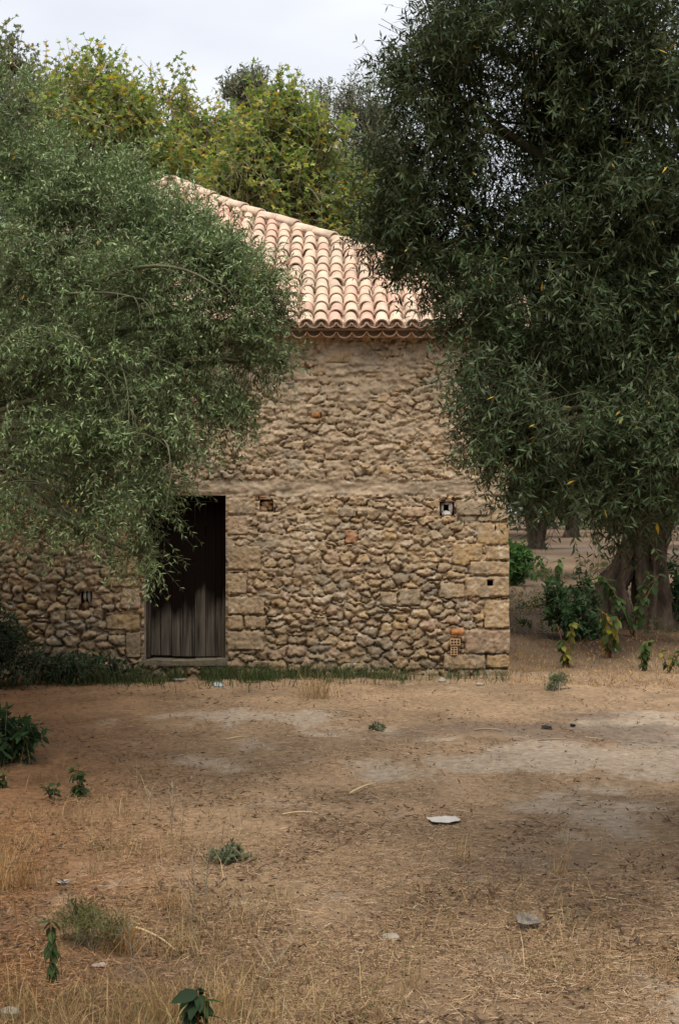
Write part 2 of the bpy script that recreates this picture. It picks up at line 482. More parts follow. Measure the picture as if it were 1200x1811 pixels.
# dressed blocks seen in the photograph: x0,y0,x1,y1, colour
BLOCK = [(843, 924, 902, 963, OCH), (800, 961, 852, 1000, OCH), (776, 1031, 821, 1058, GRT), (823, 1020, 902, 1056, TAN), (856, 1060, 902, 1111, TAN), (822, 1114, 902, 1156, PNK),
         (860, 1158, 902, 1181, OCH), (784, 1158, 858, 1184, TAN), (868, 886, 903, 922, PAL), (858, 966, 902, 990, TAN), (806, 884, 866, 912, GRT), (830, 992, 902, 1018, TAN), (845, 1184, 902, 1204, GRT),
         (401, 912, 438, 946, PNK), (401, 965, 461, 1008, TAN), (401, 1055, 468, 1087, GRT), (401, 1089, 430, 1114, TAN), (432, 1090, 470, 1113, GRT), (401, 1116, 466, 1150, GRT), (401, 1012, 436, 1052, GRT), (401, 880, 452, 910, TAN),
         (187, 1088, 248, 1114, OCH), (214, 1040, 248, 1078, PNK), (222, 1118, 248, 1164, GRT), (186, 1022, 248, 1037, TAN), (214, 985, 248, 1018, TAN), (200, 930, 248, 982, TAN), (205, 880, 248, 926, GRT),
         (860, 800, 903, 832, TAN), (835, 760, 903, 797, OCH), (862, 722, 903, 757, TAN), (840, 684, 903, 719, PAL), (866, 648, 903, 681, TAN), (845, 612, 903, 645, OCH),
         (610, 938, 632, 962, BRK), (796, 1112, 820, 1124, BRK), (548, 727, 566, 739, BRK), (457, 878, 486, 883, BRK), (708, 897, 748, 914, PNK), (672, 1046, 702, 1072, GRT), (704, 1042, 742, 1072, GRY),
         (670, 824, 690, 838, OCH), (694, 824, 712, 837, OCH), (598, 898, 630, 914, GRY), (576, 612, 625, 642, OCH), (735, 628, 766, 644, PNK)]
rects = [(wx(a), wx(c) + (.06 if c >= 902 else 0), wz(d), wz(b), col) for (a, b, c, d, col) in BLOCK]
seeds = np.array(make_seeds(-7.4, XR + .1, -.15, 4.26, rng)); AX = 1.75
# warped domain: irregular outlines
wpx = WX + (fbm(WX * 9, WZ * 9, 51, 3) - .5) * .11 + (fbm(WX * 30, WZ * 30, 52, 2) - .5) * .02
wpz = WZ + (fbm(WX * 9 + 40, WZ * 9, 53, 3) - .5) * .10 + (fbm(WX * 30, WZ * 30, 54, 2) - .5) * .02
qx = wpx.ravel() / AX; qz = wpz.ravel()
sx_ = seeds[:, 0] / AX; sz_ = seeds[:, 1]
NV = len(qx)
cell = np.zeros(NV, int); edge = np.zeros(NV)
for a0 in range(0, NV, 20000):
    sl_i = slice(a0, a0 + 20000)
    x0_, x1_ = qx[sl_i].min() - .3, qx[sl_i].max() + .3; z0_, z1_ = qz[sl_i].min() - .3, qz[sl_i].max() + .3
    ok = np.where((sx_ > x0_) & (sx_ < x1_) & (sz_ > z0_) & (sz_ < z1_))[0]
    D = (qx[sl_i, None] - sx_[ok][None]) ** 2 + (qz[sl_i, None] - sz_[ok][None]) ** 2
    two = np.argpartition(D, 2, axis=1)[:, :3]
    dv = np.sqrt(np.take_along_axis(D, two, 1)); od = np.argsort(dv, 1)
    dv = np.take_along_axis(dv, od, 1); two = np.take_along_axis(two, od, 1)
    cell[sl_i] = ok[two[:, 0]]; edge[sl_i] = (dv[:, 1] - dv[:, 0]) * .55
edge = edge.reshape(WX.shape); cell = cell.reshape(WX.shape)
NS = len(seeds)
kind_block = np.zeros(WX.shape, bool)
bwx = WX + (fbm(WX * 14, WZ * 14, 56, 3) - .5) * .035; bwz = WZ + (fbm(WX * 14 + 9, WZ * 14, 57, 3) - .5) * .035
for bi, (a, b, c, d, col) in enumerate(rects):
    sdv = np.maximum(np.maximum(a - bwx, bwx - b), np.maximum(c - bwz, bwz - d))
    inside = sdv < 0
    edge = np.where(inside, -sdv, np.minimum(edge, np.abs(sdv)))
    cell = np.where(inside, NS + bi, cell); kind_block |= inside
edge = np.where(cell >= 0, edge, 0)
for (a, b, c, d) in [(v[0] - .01, v[1] + .01, v[2] - .01, v[3] + .01) for v in vents[:3]] + [(wx(794), wx(814), wz(1159), wz(1128.5))]:
    sdv = np.maximum(np.maximum(a - WX, WX - b), np.maximum(c - WZ, WZ - d)); edge = np.minimum(edge, np.maximum(sdv, 0))
# per-cell properties
NC = NS + len(rects)
cz_all = np.concatenate([seeds[:, 1], [(r[2] + r[3]) / 2 for r in rects]]); cx_all = np.concatenate([seeds[:, 0], [(r[0] + r[1]) / 2 for r in rects]])
hsz = np.concatenate([np.full(NS, .08), [(r[3] - r[2]) / 2 for r in rects]]); hsx = np.concatenate([np.full(NS, .13), [(r[1] - r[0]) / 2 for r in rects]])
zo_c = zone(cz_all)
hc = rng.uniform(.010, .046, NC) * (1 - zo_c) + rng.uniform(.004, .036, NC) * zo_c
isb = np.arange(NC) >= NS
hc[isb] = rng.uniform(.02, .038, isb.sum())
tzc = np.where(isb, .12, rng.uniform(.1, .7, NC)); txc = np.where(isb, .05, rng.uniform(-.3, .3, NC))
pls = [(rng.uniform(0, 6.28, NC), rng.uniform(.1, .6, NC), np.where(isb, .1, rng.uniform(.4, 1.5, NC))) for _ in range(3)]
colc = np.zeros((NC, 3))
for i in range(NC):
    if isb[i]: colc[i] = (np.array(rects[i - NS][4]) * (.6 if rects[i - NS][4] != BRK else .85) + (.4 if rects[i - NS][4] != BRK else .15) * np.array(TAN)) * rng.uniform(.86, 1.04)
    else:
        u = rng.random()
        P_ = [TAN, GRT, GRY, OCH, PNK, GRT, TAN] if zo_c[i] < .5 else [TAN, GRT, TAN, PNK, PAL, OCH, GRT, TAN]
        if cz_all[i] > 3.9: P_ = [OCH, TAN, OCH, PAL]
        colc[i] = np.array(P_[int(u * len(P_))]) * rng.uniform(.8, 1.08)
        if rng.random() < .012: colc[i] = np.array((.50, .41, .30))
        colc[i] = colc[i] * .6 + .4 * np.array((.37, .272, .17))
U = (WX - cx_all[cell]) / hsx[cell]; Vz = (WZ - cz_all[cell]) / hsz[cell]
hs = hc[cell] * (1 - tzc[cell] * np.clip(Vz, -1.3, 1.3) * .7 + txc[cell] * np.clip(U, -1.3, 1.3) * .6)
for (a_, o_, g_) in pls:
    hs = np.minimum(hs, hc[cell] * (1.3 - g_[cell] * np.maximum(U * np.cos(a_[cell]) + Vz * np.sin(a_[cell]) - o_[cell] + .1, 0)))
zoW = zone(WZ)
rough = (fbm(WX * 24, WZ * 30, 71, 4) - .5) + .45 * (vnoise(WX * 64, WZ * 64, 75) - .5)
pit = np.clip(fbm(WX * 40, WZ * 40, 73, 3) - .58, 0, 1)
rw = np.where(kind_block, .012, .014 + .010 * (1 - zoW))
crack = 1 - sstep(.001, .011, edge)
cmask = np.clip(.16 - Vz * .85 + 2.2 * (fbm(WX * 5, WZ * 5, 36, 3) - .5) + .35 * (1 - zoW), 0, 1)      # joints open mostly under the stones
cmask = np.where(kind_block, cmask * .55, cmask)
stone_h = hs * sstep(0, 1, edge / rw * .85 + .15) - .065 * crack * cmask + rough * np.where(kind_block, .022, .042) - pit * .06
mlev = -.010 + .018 * zoW + (fbm(WX * 5, WZ * 8, 3, 4) - .5) * (.03 + .07 * zoW) + (fbm(WX * 26, WZ * 34, 4, 3) - .5) * .030 + (fbm(WX * 1.1, WZ * 1.1, 6, 3) - .5) * .05
mlev = mlev - .018 * (1 - zoW)
zz_ = WZ / .105 + 1.6 * fbm(WX * 3.2, WZ * 5, 33, 4) + .25 * fbm(WX * 16, WZ * 12, 34, 3)
ledge = 1 - (zz_ - np.floor(zz_))                 # lips of mortar, proud and undercut at their lower edge
mlev = mlev + zoW * (.036 * (ledge - .5) * np.clip(fbm(WX * 4, WZ * 4, 35, 3) * 3 - .9, 0, 1))
mlev = mlev - .065 * crack * cmask
mlev = np.where(kind_block, mlev - .008, mlev)
inb = sstep(0, .03, np.minimum.reduce([WX - band[0] + (fbm(WX * 3, WZ * 3, 81, 2) - .5) * .3, (WZ - band[2]) + .025 + (fbm(WX * 9, WZ * 9, 82, 3) - .5) * .05, (band[3] - WZ) + .025 + (fbm(WX * 9, WZ * 9, 83, 3) - .5) * .05]))
bandh = .010 + (fbm(WX * 3, WZ * 11, 8, 4) - .5) * .07 + (fbm(WX * 25, WZ * 40, 84, 3) - .5) * .03
stone_h = stone_h * (1 - inb) - .03 * inb
mlev = mlev * (1 - inb) + bandh * inb
mort = np.maximum(stone_h, mlev)
isst = (stone_h > mlev)
edge_near = np.zeros(WX.shape, bool)
for (a, b, c, d) in openings:
    near = (WX >= a - .001) & (WX <= b + .001) & (WZ >= c - .001) & (WZ <= d + .001)
    mort = np.where(near, np.clip(mort, -.005, .006), mort)
mc = MORT * (0.72 + .55 * fbm(WX * 2.4, WZ * 2.4, 12, 4)[..., None])
mc = mc * (1 - inb[..., None]) + inb[..., None] * np.array((0.40, 0.31, 0.215)) * (0.72 + .5 * fbm(WX * 3, WZ * 7, 14, 4)[..., None])
bl_ = np.clip((stone_h - mlev) / .02 - fbm(WX * 12, WZ * 12, 85, 3) * .5 * zoW, 0, 1)[..., None]
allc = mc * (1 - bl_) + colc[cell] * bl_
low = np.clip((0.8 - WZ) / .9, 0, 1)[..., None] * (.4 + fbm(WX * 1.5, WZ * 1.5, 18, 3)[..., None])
spk = np.clip(fbm(WX * 20, WZ * 20, 95, 3) - .66, 0, 1)[..., None] * 5
allc = allc * (1 - np.clip(spk, 0, .7)) + np.array((.55, .48, .39)) * np.clip(spk, 0, .7)          # lime specks
lich = np.clip(fbm(WX * 3.5, WZ * 4.5, 97, 5) - .55, 0, 1)[..., None] * 3
allc = allc * (1 - np.clip(lich, 0, .5)) + np.array((.25, .215, .165)) * np.clip(lich, 0, .5)      # grey lichen
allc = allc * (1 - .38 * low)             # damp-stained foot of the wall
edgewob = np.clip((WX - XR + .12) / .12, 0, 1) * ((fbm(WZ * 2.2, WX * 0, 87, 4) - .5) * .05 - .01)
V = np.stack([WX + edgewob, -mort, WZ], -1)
back = V[:, -1].copy(); back[:, 1] = .14; back[:, 0] -= .012
V = np.concatenate([V, back[:, None]], 1)            # return round the corner
allc = np.concatenate([allc, allc[:, -1:]], 1); cellx = np.concatenate([cell, np.full((len(gzv), 1), -1)], 1); isstx = np.concatenate([isst, np.zeros((len(gzv), 1), bool)], 1)
V = V.reshape(-1, 3); allc = allc.reshape(-1, 3); cellx = cellx.ravel(); isstx = isstx.ravel()
nxw = len(gx) + 1
I = np.arange(V.shape[0]).reshape(len(gzv), nxw)
Q = np.stack([I[:-1, :-1], I[:-1, 1:], I[1:, 1:], I[1:, :-1]], -1).reshape(-1, 4)
cx = V[Q].mean(1)
keep = np.ones(len(Q), bool)
for (a, b, c, d) in openings:
    keep &= ~((cx[:, 0] > a) & (cx[:, 0] < b) & (cx[:, 2] > c) & (cx[:, 2] < d))
Q = Q[keep]
lab = cellx[Q[:, 0]]
st = isstx[Q].all(1) & (cellx[Q] == lab[:, None]).all(1)
def submesh(name, q, mt, org=None):
    ids, inv = np.unique(q.ravel(), return_inverse=True)
    v = V[ids] - (org if org is not None else 0)
    return mesh_np(name, v, inv, np.full(len(q), 4), mt, allc[ids], True)
wall = obj('wall', submesh('wall', Q[~st], M['mortar']), bld)
cnt = np.bincount(lab[st], minlength=NC)
score = []
for i in range(NC):
    px = 600 + cx_all[i] * S; py = 905.5 - (cz_all[i] - EYE) * S
    k_ = 0.0
    if 400 < px < 905 and 600 < py < 1195: k_ = 3 - (px > 770 and py < 830) * 2.2 - (px < 470 and py < 800) * 2.2
    elif 0 < px < 250 and 985 < py < 1130: k_ = 1.5
    score.append(k_ * cnt[i] * (3 if isb[i] else 1) + cnt[i] * .001)
order = [i for i in np.argsort(score)[::-1] if cnt[i] >= 8]
chosen = set(int(i) for i in order[:300])
srt = np.argsort(lab[st], kind='stable'); Qs = Q[st][srt]; ls = lab[st][srt]
bounds = np.searchsorted(ls, np.arange(NC + 1))
restq = []
for i in range(NC):
    q = Qs[bounds[i]:bounds[i + 1]]
    if len(q) == 0: continue
    if i in chosen:
        org = np.array((cx_all[i], 0, cz_all[i]))
        obj('stone', submesh('stone', q, M['stone'], org), wall, tuple(org))
    else: restq.append(q)
tag(obj('rubble_stones', submesh('rubble_stones', np.concatenate(restq), M['stone']), wall), kind='stuff')

# side, rear and left walls ----------------------------------------
sy = refine([0, DEPTH], .07); sz = refine([-.25, 4.3], .07)
SY, SZ = np.meshgrid(sy, sz)
sm_ = (fbm(SY * 7, SZ * 9, 23, 4) - .5) * 0.05 * np.clip(SY * 8, 0, 1)
V = np.stack([XR - .035 + sm_, SY + .1, SZ], -1).reshape(-1, 3)
I = np.arange(len(V)).reshape(len(sz), len(sy))
Q = np.stack([I[:-1, :-1], I[:-1, 1:], I[1:, 1:], I[1:, :-1]], -1).reshape(-1, 4)
cc = np.array((0.38, 0.28, 0.185)) * (0.78 + .45 * fbm(SY * 2, SZ * 2, 12, 4)[..., None])
sidewall = obj('wall', mesh_np('wall', V, Q.ravel(), np.full(len(Q), 4), M['mortar'], cc.reshape(-1, 3), True), bld)
r2 = np.random.default_rng(5); sidest = MB()
for (yy, zz) in make_seeds(.35, 3.0, 0, 4.2, r2):
    ph = r2.uniform(0, 6.28, 3); n = 9; w_, h_ = r2.uniform(.06, .12), r2.uniform(.04, .075)
    ring = [(math.cos(2 * math.pi * k / n), math.sin(2 * math.pi * k / n), 1 + .25 * math.sin(3 * k + ph[0])) for k in range(n)]
    Vs = []
    for (sc_, hh) in ((1, -.03), (.95, .02), (.6, .04)):
        Vs += [(XR - .012 + hh + r2.normal(0, .006), yy + w_ * sc_ * a_ * k_, zz + h_ * sc_ * b_ * k_) for (a_, b_, k_) in ring]
    Fs = [(r * n + k, r * n + (k + 1) % n, (r + 1) * n + (k + 1) % n, (r + 1) * n + k) for r in range(2) for k in range(n)] + [tuple(range(2 * n, 3 * n))]
    sidest.add(Vs, Fs, tuple(np.array([TAN, GRT, OCH, PNK][int(r2.random() * 4)]) * r2.uniform(.8, 1.05)))
tag(obj('rubble_stones', sidest.mesh('rubble_stones', M['stone'], False), sidewall), kind='stuff')
mb = MB()
mb.box(XL, XL + .5, .55, DEPTH - .5, -.25, 4.25, (0.36, 0.27, 0.18)); mb.box(XL, XR - .05, DEPTH - .5, DEPTH, -.25, 4.25, (0.36, 0.27, 0.18))
mb.box(XL, wx(255) - .02, .3, .55, -.25, 4.25, (.3, .22, .15)); mb.box(wx(399) + .02, XR - .06, .3, .55, -.25, 4.25, (.3, .22, .15)); mb.box(wx(255) - .02, wx(399) + .02, .3, .55, wz(870), 4.25, (.3, .22, .15))
obj('wall', mb.mesh('wall', M['mortar']), bld)

# door -------------------------------------------------------------
a, b, c, d = door
mb = MB()     # plastered reveal round the opening
for (x0, x1, z0, z1, col) in ((a - .05, a, c, d, (.27, .22, .17)), (b, b + .05, c, d, (.30, .22, .15)), (a - .05, b + .05, d, d + .05, (.25, .18, .12))):
    mb.box(x0, x1, .01, .29, z0, z1, col)
obj('door_reveal', mb.mesh('door_reveal', M['mortar']), bld)
sill = MB()
n = 9
xsill = np.linspace(a - .06, b + .02, n); rs = np.random.default_rng(3)
for i in range(n - 1):
    sill.box(xsill[i], xsill[i + 1] - .0006, -.05 + rs.uniform(-.012, .012), .3, c - .06, c + .012 + rs.uniform(-.02, .008), (.17, .145, .105))
obj('door_sill', sill.mesh('door_sill', M['mortar']), bld)
mb = MB()
mb.box(a + .004, a + .05, .17, .24, c + .02, d - .004); mb.box(b - .06, b - .004, .17, .24, c + .02, d - .004); mb.box(a + .05, b - .06, .17, .24, d - .07, d - .004)
mb.box(a + .06, b - .07, .262, .285, .25 + c, .37 + c); mb.box(a + .06, b - .07, .262, .285, d - .5, d - .38)
dr = obj('door', mb.mesh('door', M['wood']), bld)
x = a + .052; rs = np.random.default_rng(8); k = 0
wds = [.115, .13, .135, .135, .13, .125, .07]
tot = sum(wds); sc_ = (b - .062 - x) / tot
for wd in wds:
    wd *= sc_
    y0 = .215 + rs.uniform(-.006, .008)
    mbp = MB(); zb = c + .02 + rs.uniform(0, .02)
    mbp.box(-wd / 2 + .004, wd / 2 - .004, 0, .032, 0, d - .075 - zb)
    o = obj('plank', mbp.mesh('plank', M['wood']), dr, (x + wd / 2, y0, zb), (0, rs.uniform(-.002, .002), 0))
    bv = o.modifiers.new('bevel', 'BEVEL'); bv.width = .004; bv.segments = 2
    x += wd
mbp = MB(); mbp.box(b - .135, b - .065, .192, .213, c + .03, d - .08)
obj('batten', mbp.mesh('batten', M['wood']), dr)
mbl = MB(); mbl.add(*tube([(a + .26, .205, c + .73), (a + .26, .19, c + .75), (a + .3, .19, c + .78)], [.012, .014, .008], 6))
obj('rusty_latch', mbl.mesh('rusty_latch', mat('rust', (.32, .07, .03), rough=.8)), dr)

# vents ------------------------------------------------------------
rv = np.random.default_rng(21)
def rocklump(r, rng, sx=1, sy=1, sz=1, n=10, m=6, amt=.22):
    V = []; F = []
    ph = rng.uniform(0, 6.28, 6)
    for i in range(m + 1):
        th = math.pi * i / m
        for j in range(n):
            f = 2 * math.pi * j / n
            dx, dy, dz = math.sin(th) * math.cos(f), math.sin(th) * math.sin(f), math.cos(th)
            k = 1 + amt * (math.sin(2.3 * dx * 2 + ph[0]) + math.sin(3 * dy * 2 + ph[1]) + math.sin(2.7 * dz * 2 + ph[2])) / 2 + rng.uniform(-.06, .06)
            V.append((r * sx * dx * k, r * sy * dy * k, r * sz * dz * k))
    for i in range(m):
        for j in range(n):
            F.append((i * n + j, (i + 1) * n + j, (i + 1) * n + (j + 1) % n, i * n + (j + 1) % n))
    return V, F
for vi, (a, b, c, d) in enumerate(vents):
    mb = MB(); t = .03; dep = .26
    mb.box(a - t, a, .012, dep, c - t, d + t); mb.box(b, b + t, .012, dep, c - t, d + t); mb.box(a, b, .012, dep, c - t, c); mb.box(a, b, .012, dep, d, d + t); mb.box(a - t, b + t, dep, dep + .03, c - t, d + t)
    ho = obj('vent_hole', mb.mesh('vent_hole', M['hole']), wall)
    if vi == 3: continue
    W_, H_ = b - a, d - c
    pieces = {0: [(.25, .2, .4, .5, .3, 'mortar'), (.7, .3, .3, .5, .3, 'mortar'), (.45, .65, .45, .6, .28, 'mortar'), (.85, .8, .3, .3, .2, 'mortar')],
              1: [(.5, .15, .45, .75, .22, 'white'), (.8, .62, .2, .25, .45, 'white'), (.2, .55, .14, .2, .4, 'white'), (.5, .9, .4, .5, .14, 'white')],
              2: [(.25, .72, .2, .28, .36, 'white'), (.68, .7, .28, .34, .44, 'white'), (.8, .25, .22, .24, .2, 'white'), (.3, .1, .5, .4, .25, 'mortar')]}[vi]
    for (fx, fz, rx, _, rz, mm) in pieces:
        V, F = rocklump(1, rv, rx * W_ * .8, .05, rz * H_ * .95, 9, 5)
        mt = M['white'] if mm == 'white' else M['brick']
        obj('rubble_piece', mesh_from('rubble_piece', V, F, mt, None, False), ho, (a + fx * W_, .07 + rv.uniform(0, .04), c + fz * H_))
# hollow bricks ----------------------------------------------------
def hollow_brick(px0, py0, px1, py1, cols, rows):
    x0, x1, z0, z1 = wx(px0), wx(px1), wz(py1), wz(py0)
    mb = MB(); t = .17
    W_, H_ = x1 - x0, z1 - z0
    cw, ch = W_ / (cols + (cols + 1) * .45), H_ / (rows + (rows + 1) * .45)
    gw, gh = cw * .45, ch * .45
    for i in range(cols + 1):
        xa = x0 + i * (cw + gw); mb.box(xa, xa + gw, -.052, .05, z0, z1)
    for i in range(cols):
        xa = x0 + gw + i * (cw + gw)
        for j in range(rows + 1):
            za = z0 + j * (ch + gh); mb.box(xa, xa + cw, -.0515, .05, za, za + gh)
    mb.box(x0 + .002, x1 - .002, .03, .05, z0 + .002, z1 - .002)
    obj('hollow_brick', mb.mesh('hollow_brick', M['brick']), wall)
hollow_brick(795, 1129.5, 813, 1141, 3, 2)
hollow_brick(796, 1143.5, 808, 1158, 2, 3)

# ------------------------------------------------------------------ roof
YE = YW - .30
PITCH = 0.577
ZE = EYE + (905.5 - 580) / FPX * YE
def plane_hit(px, py):
    k = (905.5 - py) / FPX
    Y = (PITCH * YE - (ZE - EYE)) / (PITCH - k)
    return (px - 600) / FPX * Y, Y
hip_px = [(305, 328), (345, 346), (401, 368), (470, 393), (525, 411), (571, 427), (617, 441), (672, 456), (760, 481), (840, 503), (912, 522)]
hip = [plane_hit(*p) for p in hip_px]
hx = np.array([h_[0] for h_ in hip]); hy = np.array([h_[1] for h_ in hip])
XP, YP = hx[0], hy[0]
def hipY(x):
    xr = x if x >= XP else 2 * XP - x
    return float(np.interp(xr, hx, hy))
def rz(y): return ZE + (y - YE) * PITCH
XRE = hx[-1]; XLE = 2 * XP - XRE
slope = math.atan(PITCH); cs_, sn_ = math.cos(slope), math.sin(slope)
# deck (boards and mortar bed under the tiles), four slopes
V = []; F = []
top = [(x, y) for x, y in zip(hx, hy)]
full = [(2 * XP - x, y) for x, y in top[::-1]][:-1] + top
pts_f = [(XLE, YE + .03), (XRE, YE + .03)] + full[::-1]
V = [(x, y - YW, rz(y) - .015) for x, y in pts_f]
F = [tuple(range(len(V)))]
base = len(V)
zr = rz(hy[-1])                                   # eave height of the side slopes
yb = 2 * YP - hy[-1]
hipV = [(x, y - YW, rz(y) - .012) for x, y in top]
peak = hipV[0]
V += hipV + [(XRE + .02, yb - YW, zr - .012), (XRE + .02, hy[-1] - YW, zr - .016)]
n = len(hipV)
F.append(tuple([base + i for i in range(n)] + [base + n + 1, base + n]))
base2 = len(V)
V += [(2 * XP - x, y, z) for x, y, z in hipV] + [(XLE - .02, yb - YW, zr - .012), (XLE - .02, hy[-1] - YW, zr - .016)]
F.append(tuple([base2 + i for i in range(n)] + [base2 + n + 1, base2 + n])[::-1])
base3 = len(V)
V += [peak, (XRE + .02, yb - YW, zr - .014), (XLE - .02, yb - YW, zr - .014)]
F.append((base3, base3 + 1, base3 + 2))
deck = mesh_from('roof', V, F, M['tilemortar'])
roof = obj('roof', deck, bld)

SP = 0.181; EXPO = 0.272; TL = 0.40
def tile_geo(r0, r1, ln, th=.014, arc=165, seg=7, up=True):
    """barrel tile along +Y, low end at y=0 with radius r0"""
    V = []; F = []
    a0 = R(90 - arc / 2); 
    for (y, r) in ((0, r0), (ln, r1)):
        for rr in (r, r - th):
            for i in range(seg + 1):
                an = a0 + R(arc) * i / seg
                z = math.sin(an) * rr
                V.append((math.cos(an) * rr, y, z if up else -z))
    n = seg + 1
    o0, i0, o1, i1 = 0, n, 2 * n, 3 * n
    for i in range(seg):
        F += [(o0 + i, o0 + i + 1, o1 + i + 1, o1 + i), (i0 + i + 1, i0 + i, i1 + i, i1 + i + 1), (o0 + i + 1, o0 + i, i0 + i, i0 + i + 1), (o1 + i, o1 + i + 1, i1 + i + 1, i1 + i)]
    F += [(o0, o1, i1, i0), (o0 + seg, i0 + seg, i1 + seg, o1 + seg)]
    if not up: F = [f[::-1] for f in F]
    return V, F
TC = [(0.54, 0.385, 0.285), (0.55, 0.41, 0.31), (0.52, 0.355, 0.265), (0.56, 0.43, 0.33), (0.51, 0.325, 0.25), (0.49, 0.375, 0.285)]
tr_ = np.random.default_rng(17)
tile_meshes = []
for col in TC + TC:
    V, F = tile_geo(.088 * tr_.uniform(.97, 1.03), .068, TL)
    tile_meshes.append(mesh_from('tile', V, F, M['tile'], np.tile(np.array(col) * tr_.uniform(.95, 1.05), (len(V), 1)), False))
for me in tile_meshes: me.polygons.foreach_set('use_smooth', [True] * len(me.polygons))
try:
    for me in tile_meshes:
        me.set_sharp_from_angle(angle=R(50))
except Exception: pass
covers = []; pans = MB(); extra = MB(); plugs = MB()
ncol = int((XRE - XLE) / SP)
colx = [XRE - .09 - i * SP for i in range(ncol)]
for ci, x in enumerate(colx):
    L = (hipY(x) - YE) / cs_
    nr = int(max(1, math.ceil((L - .12) / EXPO)))
    for r in range(nr):
        s = r * EXPO + tr_.normal(0, .008)
        ln = min(TL, max(.14, L - s))
        y = YE + s * cs_; z = ZE + s * sn_
        covers.append((x + tr_.normal(0, .006), y, z, r, ci, ln / TL))
M4 = Matrix.Rotation(slope, 4, 'X')
vis = sorted(covers, key=lambda t: abs(600 + t[0] * FPX / t[1] - 690) - 60 * (t[3] < 8))
visset = set(id(t) for t in vis[:246])
for t in covers:
    x, y, z, r, ci, sl_ = t
    lift = .035 + (.012 if r else 0)
    slip = tr_.random() < .05
    rot = Euler((slope - .022 + tr_.normal(0, .012 + .02 * slip), tr_.normal(0, .03), tr_.normal(0, .028 + .06 * slip)))
    me = tile_meshes[int(tr_.integers(len(tile_meshes)))]
    loc = Vector((x, y - YW - lift * sn_, z + lift * cs_))
    if id(t) in visset:
        o = obj('tile', me, roof, loc, rot, (1, sl_, 1))
    else:
        m_ = Matrix.Translation(loc) @ rot.to_matrix().to_4x4() @ Matrix.Diagonal((1, sl_, 1, 1))
        col = TC[int(tr_.integers(6))]
        extra.add([m_ @ v.co for v in me.vertices], [tuple(p.vertices) for p in me.polygons], col)
    if r == 0:     # mortar stopping in the open end
        n = 9; V = [(x + .072 * math.cos(math.pi * i / (n - 1)), y - YW + .012 + tr_.uniform(-.01, .008), z + .02 + .075 * math.sin(math.pi * i / (n - 1))) for i in range(n)]
        plugs.add(V + [(x, y - YW + .002, z + .05)], [(i, i + 1, n) for i in range(n - 1)] + [(n - 1, 0, n)])
for ci in range(ncol + 1):
    x = XRE - ci * SP
    L = (hipY(x) - YE) / cs_
    V0, F0 = tile_geo(.095, .088, 1, th=.014, arc=150, seg=6, up=False)
    for r in range(int(max(1, math.ceil((L - .02) / EXPO)))):
        s = r * EXPO; ln = min(TL, max(.08, L - s - .02))
        m_ = Matrix.Translation((x, YE - .05 - YW + s * cs_ , ZE + .105 - .028 + s * sn_)) @ Matrix.Rotation(slope - .02, 4, 'X') @ Matrix.Diagonal((1, ln, 1, 1))
        pans.add([m_ @ Vector(v) for v in V0], F0, TC[int(tr_.integers(6))])
tag(obj('channel_tiles', pans.mesh('channel_tiles', M['tile'], True), roof), kind='stuff')
tag(obj('upper_tiles', extra.mesh('upper_tiles', M['tile'], True), roof), kind='stuff')
obj('mortar_stopping', plugs.mesh('mortar_stopping', M['tilemortar'], True), roof)
# lower course of channel tiles under the eave
V, F = tile_geo(.097, .09, .36, th=.015, arc=150, seg=8, up=False)
eme = mesh_from('eave_tile', V, F, M['tile'], np.tile(np.array((0.60, 0.42, 0.30)), (len(V), 1)), True)
for ci in range(ncol + 1):
    x = XRE - ci * SP
    px = 600 + x * FPX / YE
    if px < 430: continue
    obj('eave_tile', eme, roof, (x + tr_.normal(0, .004), .085 - .30 + tr_.normal(0, .006), ZE - .012 + tr_.normal(0, .004)), (R(4), 0, tr_.normal(0, .015)))
mb = MB(); mb.box(XLE + .1, XRE - .02, -.235, .25, ZE - .012, ZE + .06); mb.box(XLE + .1, XRE - .04, -.10, .3, ZE - .085, ZE - .013)
obj('eave_mortar', mb.mesh('eave_mortar', M['tilemortar']), roof)
rl = np.random.default_rng(19); nlf = 420
lx_ = rl.uniform(-1.6, 2.0, nlf); ly_ = YE + rl.random(nlf) ** 1.6 * 2.6
Dl = np.stack([rl.normal(0, 1, nlf), rl.normal(0, 1, nlf), rl.normal(0, .3, nlf)], 1); Dl[:, 2] += Dl[:, 1] * PITCH
lx_ = XRE - np.round((XRE - lx_) / SP) * SP + rl.normal(0, .018, nlf)
Ll = leaves_np(np.stack([lx_, ly_ - YW, ZE + .018 + (ly_ - YE) * PITCH], 1), norm(Dl), np.array((0, -.5, .86)) + rl.normal(0, .3, (nlf, 3)), rl.uniform(.03, .07, nlf), rl.uniform(.008, .02, nlf), KITE2)
tag(obj('roof_litter', leaf_mesh('roof_litter', Ll, np.array([(.10, .07, .045), (.2, .13, .07), (.15, .12, .06)])[rl.choice(3, nlf)], M['straw']), roof), kind='stuff')
